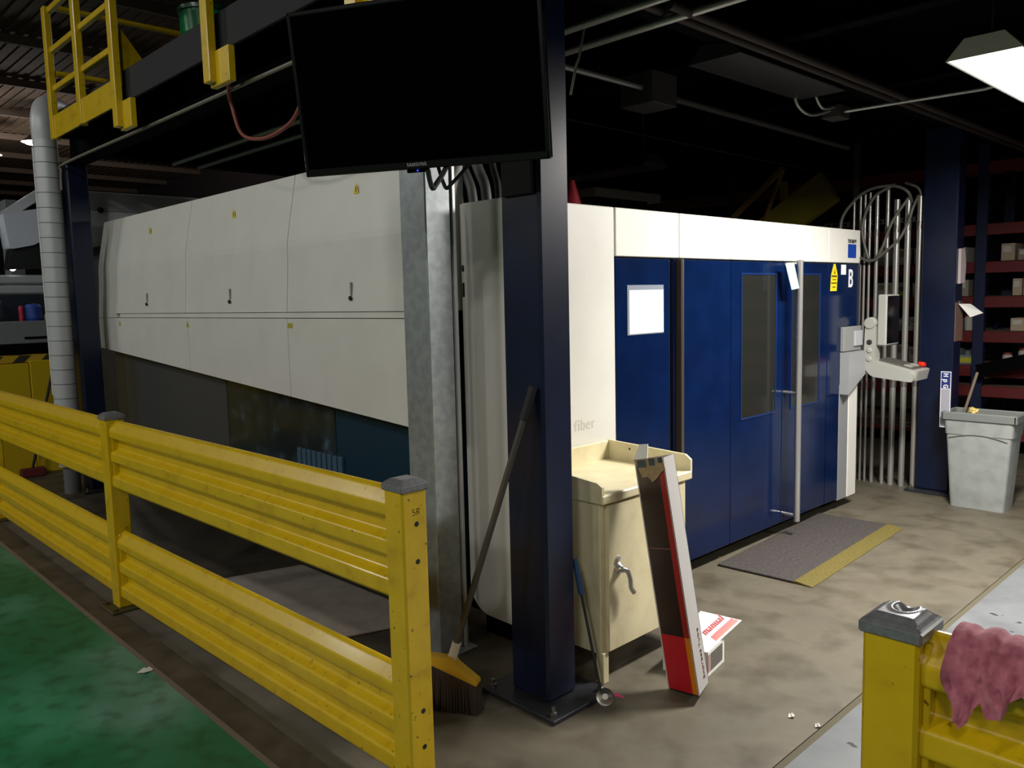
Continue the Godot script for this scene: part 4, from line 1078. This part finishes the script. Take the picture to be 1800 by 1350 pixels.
# ---------------------------------------------------------------- pipes and wires under the mezzanine
func overhead_lines() -> void:
	var run := func(called: String, pts: Array, r: float, m: Material, label: String) -> void:
		var s := S(); tube(s, pts, r, 10)
		single(called, s, m, label, "pipe" if called == "pipe" else "conduit")
	run.call("overhead_conduit", [Vector3(2.84, 2.87, -7.0), Vector3(2.84, 2.87, 3.9)], 0.017, mats["conduit"], "upper one of the two steel conduits crossing overhead right of the blue column")
	run.call("overhead_conduit", [Vector3(3.055, 2.86, -7.0), Vector3(3.055, 2.86, 3.9)], 0.017, mats["conduit"], "lower one of the two steel conduits crossing overhead right of the blue column")
	run.call("overhead_conduit", [Vector3(2.9, 2.85, -2.89), Vector3(3.85, 2.85, -2.89)], 0.016, mats["conduit"], "short steel conduit running into the grey junction box overhead")
	run.call("overhead_conduit", [Vector3(4.1, 2.85, -2.93), Vector3(6.8, 2.85, -3.0)], 0.02, M("dull_conduit", "45433f", 0.6, 0.3), "dull conduit running from the grey junction box away along the machine")
	run.call("overhead_conduit", [Vector3(5.38, 2.84, -2.4), Vector3(5.46, 2.84, -1.6), Vector3(5.2, 2.83, -1.2)], 0.011, mats["conduit"], "thin steel conduit feeding the lit strip light")
	run.call("overhead_conduit", [Vector3(4.3, 2.9, -3.87), Vector3(8.8, 2.9, -3.95)], 0.006, mats["dull_conduit"], "thin wire running along under the joists above the machine roof")
	run.call("overhead_conduit", spline([Vector3(2.24, 2.72, -8.0), Vector3(2.24, 2.88, -7.97), Vector3(2.24, 2.93, -7.8), Vector3(2.24, 2.925, -5.6), Vector3(2.24, 2.92, -2.6)], 6), 0.011, M("conduit_tan", "7a766a", 0.5, 0.3), "dull steel conduit running along the mezzanine edge above the white machine side")
	run.call("pipe", [Vector3(2.9, 2.9, -2.17), Vector3(13.5, 2.9, -2.17)], 0.02, mats["orange_pipe"], "upper one of two rusty orange pipes under the mezzanine")
	run.call("pipe", [Vector3(2.9, 2.86, -2.03), Vector3(13.5, 2.86, -2.03)], 0.02, mats["orange_pipe"], "lower one of two rusty orange pipes under the mezzanine")
	var s := S(); bx(s, 3.86, 4.1, 2.76, 2.94, -3.05, -2.82, 0.005); single("junction_box", s, M("box_dull", "34322e", 0.7), "dull grey junction box under the mezzanine joists", "electrical box")
	s = S(); bx(s, 5.3, 5.46, 2.8, 2.88, -2.52, -2.4, 0.004); single("junction_box", s, mats["box_dull"], "small grey junction box where the conduit to the lit strip light begins", "electrical box")
	s = S(); tube(s, spline([Vector3(5.32, 2.85, -2.46), Vector3(5.12, 2.8, -2.5), Vector3(4.98, 2.84, -2.52), Vector3(4.93, 2.94, -2.53)], 6), 0.01, 8); single("flexible_conduit", s, mats["conduit"], "outer curved whip of the pair entering the small junction box", "conduit")
	s = S(); tube(s, spline([Vector3(5.32, 2.87, -2.43), Vector3(5.18, 2.84, -2.45), Vector3(5.1, 2.9, -2.46), Vector3(5.09, 2.98, -2.46)], 6), 0.009, 8); single("flexible_conduit", s, mats["conduit"], "inner curved whip of the pair entering the small junction box", "conduit")
	s = S(); tube(s, spline([Vector3(2.85, 2.86, -2.45), Vector3(2.815, 2.73, -2.45), Vector3(2.791, 2.678, -2.45), Vector3(2.754, 2.56, -2.45)], 6), 0.006, 6); single("cable", s, mats["flex_grey"], "thin cable end dangling from the overhead conduits beside the blue column", "cable")
	# black hoses into the corner panel
	var k := 0
	for h in [[-3.05, -3.065, -3.104, -3.14, 0.024], [-2.952, -2.964, -3.003, -3.034, 0.026], [-2.87, -2.876, -2.902, -2.92, 0.017], [-2.808, -2.814, -2.827, -2.837, 0.014]]:
		s = S(); tube(s, spline([Vector3(2.7, 2.146, h[0]), Vector3(2.7, 2.224, h[1]), Vector3(2.7, 2.298, h[2]), Vector3(2.7, 2.36, h[3]), Vector3(2.68, 2.6, h[3] - 0.1), Vector3(2.66, 2.95, h[3] - 0.14)], 6), h[4], 12)
		single("machine_hose", s, [M("hose_grey", "5b5b58", 0.5), M("hose_grey", "", 0.5), mats["grip_black"], mats["grip_black"]][k], "%s of four hoses dropping into the white corner panel, counted from the galvanised post" % ORD[k], "hose", "hoses above the corner panel")
		k += 1
	# red hose below the second gate post
	s = S(); tube(s, spline([Vector3(2.2, 3.0, -4.56), Vector3(2.22, 2.9, -4.62), Vector3(2.25, 2.835, -4.65), Vector3(2.25, 2.662, -4.547), Vector3(2.25, 2.598, -4.311), Vector3(2.25, 2.614, -4.052), Vector3(2.25, 2.68, -3.9), Vector3(2.25, 2.86, -3.75), Vector3(2.25, 2.95, -3.7)], 6), 0.011, 8)
	single("air_hose", s, mats["hose_red"], "dull red air hose drooping in a loop below the mezzanine edge", "hose")

# ---------------------------------------------------------------- mezzanine railing, drum
func gate() -> void:
	var Y: Material = mats["yellow_paint"]
	var t := thing("mezzanine_railing", "yellow steel railing panel with toe plate at the far corner of the mezzanine", "railing", Vector3(2.1, 3.05, -6.75))
	var s: SurfaceTool
	for z in [-7.5, -6.78, -6.03]:
		s = S()
		var end: bool = z == -6.03
		bx(s, 2.06, 2.11, 2.92 if end else 3.06, 4.1, z - 0.04, z + 0.04, 0.004); bx(s, 2.108, 2.13, 2.92 if end else 3.06, 4.1, z - 0.04, z - 0.03, 0.0)
		part("upright", s, Y, t)
	for y in [4.07, 3.76, 3.46]:
		s = S(); bx(s, 2.085, 2.125, y - 0.022, y + 0.022, -7.5, -6.03, 0.004); part("rail", s, Y, t)
	s = S(); bx(s, 2.07, 2.08, 3.06, 3.24, -7.54, -6.0, 0.002); part("toe_plate", s, Y, t)
	s = S(); bx(s, 2.1, 2.14, 2.9, 3.09, -6.05, -5.84, 0.003); part("foot_bracket", s, Y, t)
	s = S(); prism(s, PackedVector2Array([Vector2(2.12, 3.31), Vector2(2.35, 3.31), Vector2(2.12, 3.62)]), Transform3D(FRONT, Vector3(0, 0, -6.05)), 0.012); part("gusset", s, Y, t)
	var t2 := thing("mezzanine_railing", "yellow steel handrail running back across the mezzanine to the green drum", "railing", Vector3(2.7, 3.3, -7.47))
	for y in [4.1, 3.58]:
		s = S(); tube(s, [Vector3(2.12, y, -7.47), Vector3(5.6 if y > 4 else 5.6, y, -7.47)], 0.024, 10); part("rail", s, Y, t2)
	for x in [3.2, 4.4, 5.6]:
		s = S(); bx(s, x - 0.025, x + 0.025, 3.3, 4.12, -7.5, -7.45, 0.003); part("upright", s, Y, t2)
	for q in [[-4.55, "yellow mezzanine post with a foot bracket above the red hose"], [-3.1, "yellow mezzanine post whose foot shows just above the television"]]:
		var z: float = q[0]
		var p := thing("mezzanine_post", q[1], "post", Vector3(2.1, 2.92, z))
		s = S(); bx(s, 2.06, 2.11, 2.92, 4.1, z - 0.04, z + 0.04, 0.004); bx(s, 2.108, 2.13, 2.92, 4.1, z - 0.04, z - 0.03, 0.0); part("upright", s, Y, p)
		s = S(); bx(s, 2.1, 2.14, 2.9, 3.09, z - 0.04, z + 0.2, 0.003); part("foot_bracket", s, Y, p)
	var d := thing("steel_drum", "dark green steel drum standing on the mezzanine behind the yellow post", "drum", Vector3(2.9, 3.3, -6.33))
	s = S(); lathe(s, [[0.0, 0.0], [0.2, 0.0], [0.205, 0.02], [0.2, 0.03], [0.2, 0.2], [0.207, 0.215], [0.2, 0.23], [0.2, 0.42], [0.207, 0.435], [0.2, 0.45], [0.2, 0.61]], Transform3D(Basis(), Vector3(2.9, 3.3, -6.33)), 32); part("shell", s, mats["drum_green"], d)
	s = S(); lathe(s, [[0.2, 0.605], [0.214, 0.61], [0.214, 0.64], [0.205, 0.648], [0.2, 0.64], [0.0, 0.632]], Transform3D(Basis(), Vector3(2.9, 3.3, -6.33)), 32); part("lid", s, M("drum_lid", "0a4228", 0.3), d)

# ---------------------------------------------------------------- pallet rack at the right
func rack() -> void:
	var t := thing("pallet_rack", "tall rack with dark red beams and blue uprights against the far right wall", "rack", Vector3(9.3, 0, -4.0))
	var s: SurfaceTool
	for z in [-8.2, -5.4, -2.62, 0.15, 2.9]:
		for x in [9.0, 9.9]:
			s = S(); bx(s, x, x + 0.08, 0.0, 3.15, z - 0.05, z + 0.05, 0.004); part("upright", s, mats["rack_blue"], t)
		for k in 4:
			s = S(); bar(s, Vector3(9.08, 0.25 + k * 0.7, z), Vector3(9.9, 0.75 + k * 0.7, z), 0.03, 0.03); part("brace", s, mats["rack_blue"], t)
	var lv := [0.28, 0.7, 0.9, 1.245, 1.59, 1.93, 2.3, 2.9]
	var nz := [-8.2, -5.4, -2.62, 0.15, 2.9]
	for y in lv:
		for b in 4:
			s = S(); bx(s, 8.985, 9.03, y - 0.115, y - 0.005, nz[b] + 0.05, nz[b + 1] - 0.05, 0.004); part("beam", s, mats["rack_red"], t)
			s = S(); bx(s, 9.03, 9.92, y - 0.03, y - 0.004, nz[b] + 0.05, nz[b + 1] - 0.05, 0.002); part("shelf", s, mats["shelf_board"], t)
	# goods
	var kinds := [["carton", "8c8578", "box"], ["carton", "a5967e", "box"], ["white_carton", "b9b6b0", "box"], ["parts_jar", "a9a7a2", "jar"], ["parts_bin", "6f7a7c", "bin"]]
	var words := {"8c8578": "dull grey carton", "a5967e": "brown carton", "b9b6b0": "white carton", "a9a7a2": "pale lidded jar", "6f7a7c": "grey plastic bin"}
	var names := {0.9: "lower", 1.245: "middle", 1.59: "third", 1.93: "upper"}
	var n := 0
	for y in [0.9, 1.245, 1.59, 1.93]:
		var z := -3.65
		var c := 0
		while z < -1.75:
			var kd: Array = kinds[rng.randi() % 5]
			var w := rng.randf_range(0.08, 0.2)
			var h := rng.randf_range(0.1, 0.19)
			if y == 0.9: h = rng.randf_range(0.1, 0.2)
			if not (z > -2.75 and z < -2.5):
				var lab: String = "%s on the %s shelf of the red rack, %s along from the conduits" % [words[kd[1]], names[y], ORD[c]]
				var o := thing("parts_jar" if kd[0] == "parts_jar" else kd[0], lab, kd[2], Vector3(9.1, y, z), "goods on the red rack")
				var m := M("goods_" + kd[1], kd[1], 0.7)
				s = S()
				if kd[0] == "parts_jar":
					lathe(s, [[0.0, 0.0], [0.042, 0.0], [0.045, 0.01], [0.045, h - 0.03], [0.035, h - 0.02], [0.035, h - 0.015]], Transform3D(Basis(), Vector3(9.1, y, z + 0.045)), 14); part("jar", s, m, o)
					s = S(); lathe(s, [[0.038, h - 0.018], [0.038, h], [0.0, h + 0.001]], Transform3D(Basis(), Vector3(9.1, y, z + 0.045)), 14); part("lid", s, M("lid_red", "7a2a22", 0.5), o)
					w = 0.09
				elif kd[0] == "parts_bin":
					bx(s, 9.04, 9.3, y, y + 0.006, z, z + w, 0.0); bx(s, 9.04, 9.05, y, y + h * 0.6, z, z + w, 0.002); bx(s, 9.29, 9.3, y, y + h, z, z + w, 0.002); bx(s, 9.04, 9.3, y, y + h, z, z + 0.008, 0.002); bx(s, 9.04, 9.3, y, y + h, z + w - 0.008, z + w, 0.002); part("bin_shell", s, m, o)
					s = S(); bx(s, 9.036, 9.04, y + 0.02, y + h * 0.45, z + 0.02, z + w - 0.02, 0.0); part("card_label", s, M("label_lime", "a8a52a", 0.6), o)
				else:
					bx(s, 9.05, 9.35, y, y + h, z, z + w, 0.003); part("carton_body", s, m, o)
					s = S(); bx(s, 9.047, 9.05, y + h * 0.5, y + h * 0.85, z + w * 0.15, z + w * 0.75, 0.0); part("card_label", s, mats["goods_b9b6b0"] if mats.has("goods_b9b6b0") and kd[1] != "b9b6b0" else M("label_tan", "8f7f60", 0.6), o)
				c += 1; n += 1
			z += w + rng.randf_range(0.01, 0.05)
	s = S(); bar(s, Vector3(8.86, 0.86, -2.55), Vector3(8.5, 1.25, -1.2), 0.1, 0.12)
	single("steel_channel", s, mats["black_steel"], "black steel channel leaning slantwise in front of the red rack", "beam")

# ---------------------------------------------------------------- dark things above and behind the machine
func behind_machine() -> void:
	var s := S()
	s = S(); lathe(s, [[0.16, 0.0], [0.16, 0.02], [0.11, 0.02], [0.02, 0.34], [0.0, 0.34]], Transform3D(Basis(), Vector3(4.27, 2.132, -3.8)), 20)
	single("traffic_cone", s, M("cone_red", "8a1420", 0.5), "dark red cone standing on the machine roof beside the blue column", "cone")
	s = S()
	var sr := thing("stair", "olive yellow slanting stair beam with a thin tan handrail seen above the machine roof", "stair", Vector3(8.1, 0, -8.0))
	bar(s, Vector3(8.1, 0.06, -8.0), Vector3(8.1, 2.72, -3.75), 0.1, 0.34); part("stringer", s, M("stringer_olive", "857a1e", 0.6), sr)
	s = S(); bar(s, Vector3(8.0, 0.6, -7.18), Vector3(8.0, 2.95, -4.2), 0.04, 0.05); part("handrail", s, M("tan_rail", "8a6a34", 0.6), sr)
	for k in 3:
		var f := k / 2.0
		s = S(); bar(s, Vector3(8.03, lerpf(0.62, 2.93, f), lerpf(-7.16, -4.22, f)), Vector3(8.06, lerpf(0.3, 2.25, f), lerpf(-7.16, -4.22, f) - 0.3), 0.03, 0.03); part("handrail_post", s, mats["tan_rail"], sr)
	s = S(); bx(s, 8.96, 8.99, 2.55, 2.95, -4.75, -4.66, 0.003)
	single("yellow_bracket", s, M("bracket_yellow", "9a7f30", 0.6), "short yellow bracket on the rack between the handrail and the stair beam", "bracket")
	s = S(); bx(s, 6.9, 8.1, 2.76, 2.86, -6.1, -5.8, 0.01)
	single("white_bundle", s, M("bundle_white", "a8a49c", 0.6), "long pale bundle lying high up behind the machine roof", "bundle")
	var st := thing("support_stand", "dark steel stand that carries the pale bundle behind the machine", "stand", Vector3(7.5, 0, -5.95))
	for x in [7.0, 7.8]:
		s = S(); bx(s, x - 0.04, x + 0.04, 0.0, 2.7, -6.0, -5.9, 0.003); part("leg", s, mats["black_steel"], st)
	s = S(); bx(s, 6.9, 7.9, 2.7, 2.76, -6.05, -5.85, 0.003); part("top_bar", s, mats["black_steel"], st)
	# grey filter housing on the roof of the tall side
	var f := thing("filter_housing", "pale grey housing behind the far end of the white machine side, below the mezzanine", "machine part", Vector3(3.0, 2.3, -8.7))
	s = S(); bx(s, 2.55, 4.2, 2.3, 2.6, -9.3, -8.45, 0.01); part("lower_box", s, M("unit_white", "e0e2e6", 0.5), f)
	s = S(); bx(s, 2.57, 4.2, 2.6, 2.79, -9.3, -8.46, 0.01); part("upper_duct", s, M("unit_grey", "b2b4b6", 0.5), f)
	s = S(); lathe(s, [[0.0, 0.0], [0.025, 0.0], [0.03, 0.02], [0.0, 0.03]], Transform3D(Basis(Vector3.RIGHT, PI / 2), Vector3(2.69, 2.61, -8.45)), 14); part("knob", s, mats["print_black"], f)
	s = S(); bx(s, 2.8, 3.5, 0.0, 2.31, -9.2, -8.5, 0.01); part("base_column", s, M("unit_dark", "202226", 0.6), f)

# ---------------------------------------------------------------- far left
func left_background() -> void:
	var s: SurfaceTool
	# spiral duct: pipe with seam rings, elbow at the top
	var t := thing("spiral_duct", "vertical pale metal spiral duct beside the far blue column", "duct", Vector3(2.2, 0, -8.02))
	var c := Vector2(2.165, -8.1)
	s = S(); tube(s, [Vector3(c.x, 0.25, c.y), Vector3(c.x, 3.18, c.y)], 0.098, 24); part("duct_pipe", s, mats["duct_metal"], t)
	for i in 22:
		s = S()
		var y := 0.35 + i * 0.13
		var pts: Array = []
		for k in 25:
			var a := TAU * k / 24.0
			pts.append(Vector3(c.x + cos(a) * 0.098, y + 0.012 * k / 24.0, c.y + sin(a) * 0.098))
		tube(s, pts, 0.004, 5, false); part("seam", s, M("seam_grey", "77797b", 0.5, 0.4), t)
	s = S(); tube(s, spline([Vector3(c.x, 3.16, c.y), Vector3(c.x, 3.34, c.y), Vector3(c.x + 0.06, 3.46, c.y - 0.1), Vector3(c.x + 0.2, 3.5, c.y - 0.32), Vector3(c.x + 0.5, 3.5, c.y - 0.8)], 5), 0.1, 24); part("elbow", s, mats["duct_metal"], t)
	s = S(); tube(s, [Vector3(c.x, 0.0, c.y), Vector3(c.x, 0.26, c.y)], 0.07, 16); part("duct_foot", s, mats["mid_grey"], t)
	s = S(); tube(s, [Vector3(2.1, 0.9, -8.2), Vector3(2.1, 3.1, -8.2)], 0.018, 10); single("white_pipe", s, M("pipe_white", "c2c1bc", 0.5), "thin white pipe running down the left side of the spiral duct", "pipe")
	s = S(); lathe(s, [[0.0, -0.06], [0.08, -0.05], [0.11, 0.0], [0.08, 0.05], [0.0, 0.06]], Transform3D(Basis(), Vector3(2.63, 3.36, -8.0)), 20)
	single("roof_light", s, mats["paper"], "pale round fan cap behind the yellow railing toe plate", "cap")
	# the second machine: yellow base, bed, rollers, white arm
	var m := thing("press_machine", "machine with a big yellow base and grey bed at the far left behind the guardrail", "machine", Vector3(1.2, 0, -10))
	s = S(); bx(s, 2.185, 2.75, 0.0, 1.16, -10.6, -9.32, 0.006); part("yellow_base", s, M("base_yellow", "b79a08", 0.45), m)
	s = S(); bx(s, -1.2, 2.18, 0.0, 1.14, -10.6, -9.34, 0.006); part("yellow_base", s, mats["base_yellow"], m)
	s = S(); bx(s, -1.2, 2.75, 1.145, 1.22, -10.5, -9.36, 0.003); part("hazard_band", s, mats["hazard_stripe"], m)
	s = S(); bx(s, -1.2, 2.7, 1.22, 1.33, -10.4, -9.48, 0.003); part("gap_band", s, mats["dark_plinth"], m)
	s = S(); bx(s, -1.2, 2.7, 1.33, 1.56, -10.4, -9.5, 0.006)
	var bed := part("bed", s, M("bed_grey", "6f7375", 0.5), m)
	s = S(); bx(s, 2.2, 2.72, 1.375, 1.4, -9.53, -9.49, 0.002); part("bed_slot", s, mats["dark_plinth"], bed)
	s = S(); bx(s, -1.2, 2.7, 1.56, 1.84, -10.4, -9.9, 0.0); part("back_panel", s, M("back_dark", "16202a", 0.5), m)
	for q in [[1.84, 1.94], [1.95, 2.05]]:
		s = S(); bx(s, -1.2, 2.75, q[0], q[1], -10.2, -10.0, 0.02); part("cross_rail", s, mats["light_grey_sheet"], m)
	s = S(); bx(s, 2.35, 2.5, 1.56, 2.9, -10.75, -10.5, 0.005); part("mast", s, mats["mid_grey"], m)
	s = S(); prism(s, round_poly([Vector2(2.193, 2.685), Vector2(2.6, 2.766), Vector2(2.6, 2.45), Vector2(2.46, 2.365), Vector2(2.232, 2.315)], 0.03, 3), Transform3D(FRONT, Vector3(0, 0, -10.2)), 0.3); part("hood", s, M("hood_white", "c4cad6", 0.4), m)
	s = S(); bar(s, Vector3(1.4, 2.06, -10.2), Vector3(3.0, 3.22, -10.2), 0.1, 0.11, Vector3(0, 0, 1)); part("white_arm", s, M("arm_white", "b4b7bc", 0.4), m)
	s = S(); prism(s, PackedVector2Array([Vector2(2.217, 2.104), Vector2(2.65, 2.137), Vector2(2.65, 2.42), Vector2(2.46, 2.365), Vector2(2.26, 2.32)]), Transform3D(FRONT, Vector3(0, 0, -10.2)), 0.25); part("motor_block", s, M("motor_black", "141519", 0.5), m)
	s = S(); lathe(s, [[0.0, 0.0], [0.03, 0.0], [0.03, 0.012], [0.0, 0.014]], Transform3D(Basis(Vector3.RIGHT, PI / 2), Vector3(2.26, 2.12, -10.0)), 14); part("work_lamp", s, mats["bay_glow"], m)
	# things on the bed
	var items := [[1.95, 2.06, 1.56, 1.8, "2a3440", "dark grey bottle-like canister at the left end of the bed", "canister"], [2.2, 2.25, 1.56, 1.72, "b0203a", "small red container on the grey bed of the yellow machine", "container"], [2.26, 2.42, 1.56, 1.74, "163a88", "blue tub on the grey bed of the yellow machine", "tub"], [2.43, 2.52, 1.56, 1.63, "b4b4b8", "crumpled white rag heap on the grey bed beside the blue tub", "rag"]]
	for q in items:
		s = S()
		var cx: float = (q[0] + q[1]) / 2; var r: float = (q[1] - q[0]) / 2; var h: float = q[3] - q[2]
		lathe(s, [[0.0, 0.0], [r * 0.85, 0.0], [r, h * 0.15], [r, h * 0.8], [r * 0.8, h * 0.95], [0.0, h]], Transform3D(Basis(), Vector3(cx, q[2], -9.65)), 14)
		single(q[6], s, M("goods_" + q[4], q[4], 0.6), q[5], q[6])
	# squeegee leaning on the yellow base
	var b := thing("floor_squeegee", "black pole with a dark red foot leaning on the yellow machine base", "broom", Vector3(2.1, 0, -9.22))
	s = S(); tube(s, [Vector3(2.1, 0.07, -9.2), Vector3(2.463, 1.362, -9.3)], 0.013, 10); part("pole", s, mats["grip_black"], b)
	s = S(); bx(s, 1.99, 2.21, 0.0, 0.09, -9.23, -9.15, 0.01); part("foot", s, M("foot_red", "5a1a18", 0.6), b)
	# shelving and racks of the far hall
	for k in 3:
		var z := -15.0 - k * 4.0
		var h := thing("storage_unit", ["grey storage unit standing in the hall behind the yellow machine", "grey storage unit farther back in the hall", "grey storage unit at the back wall of the hall"][k], "shelving", Vector3(1.5, 0, z))
		for x in [-1.0, 1.0, 3.0]:
			s = S(); bx(s, x, x + 0.08, 0.0, 2.4, z - 0.4, z + 0.4, 0.003); part("side", s, mats["mid_grey"], h)
		for y in [0.1, 0.8, 1.5, 2.3]:
			s = S(); bx(s, -1.0, 3.08, y, y + 0.05, z - 0.4, z + 0.4, 0.003); part("shelf", s, mats["bed_grey"], h)
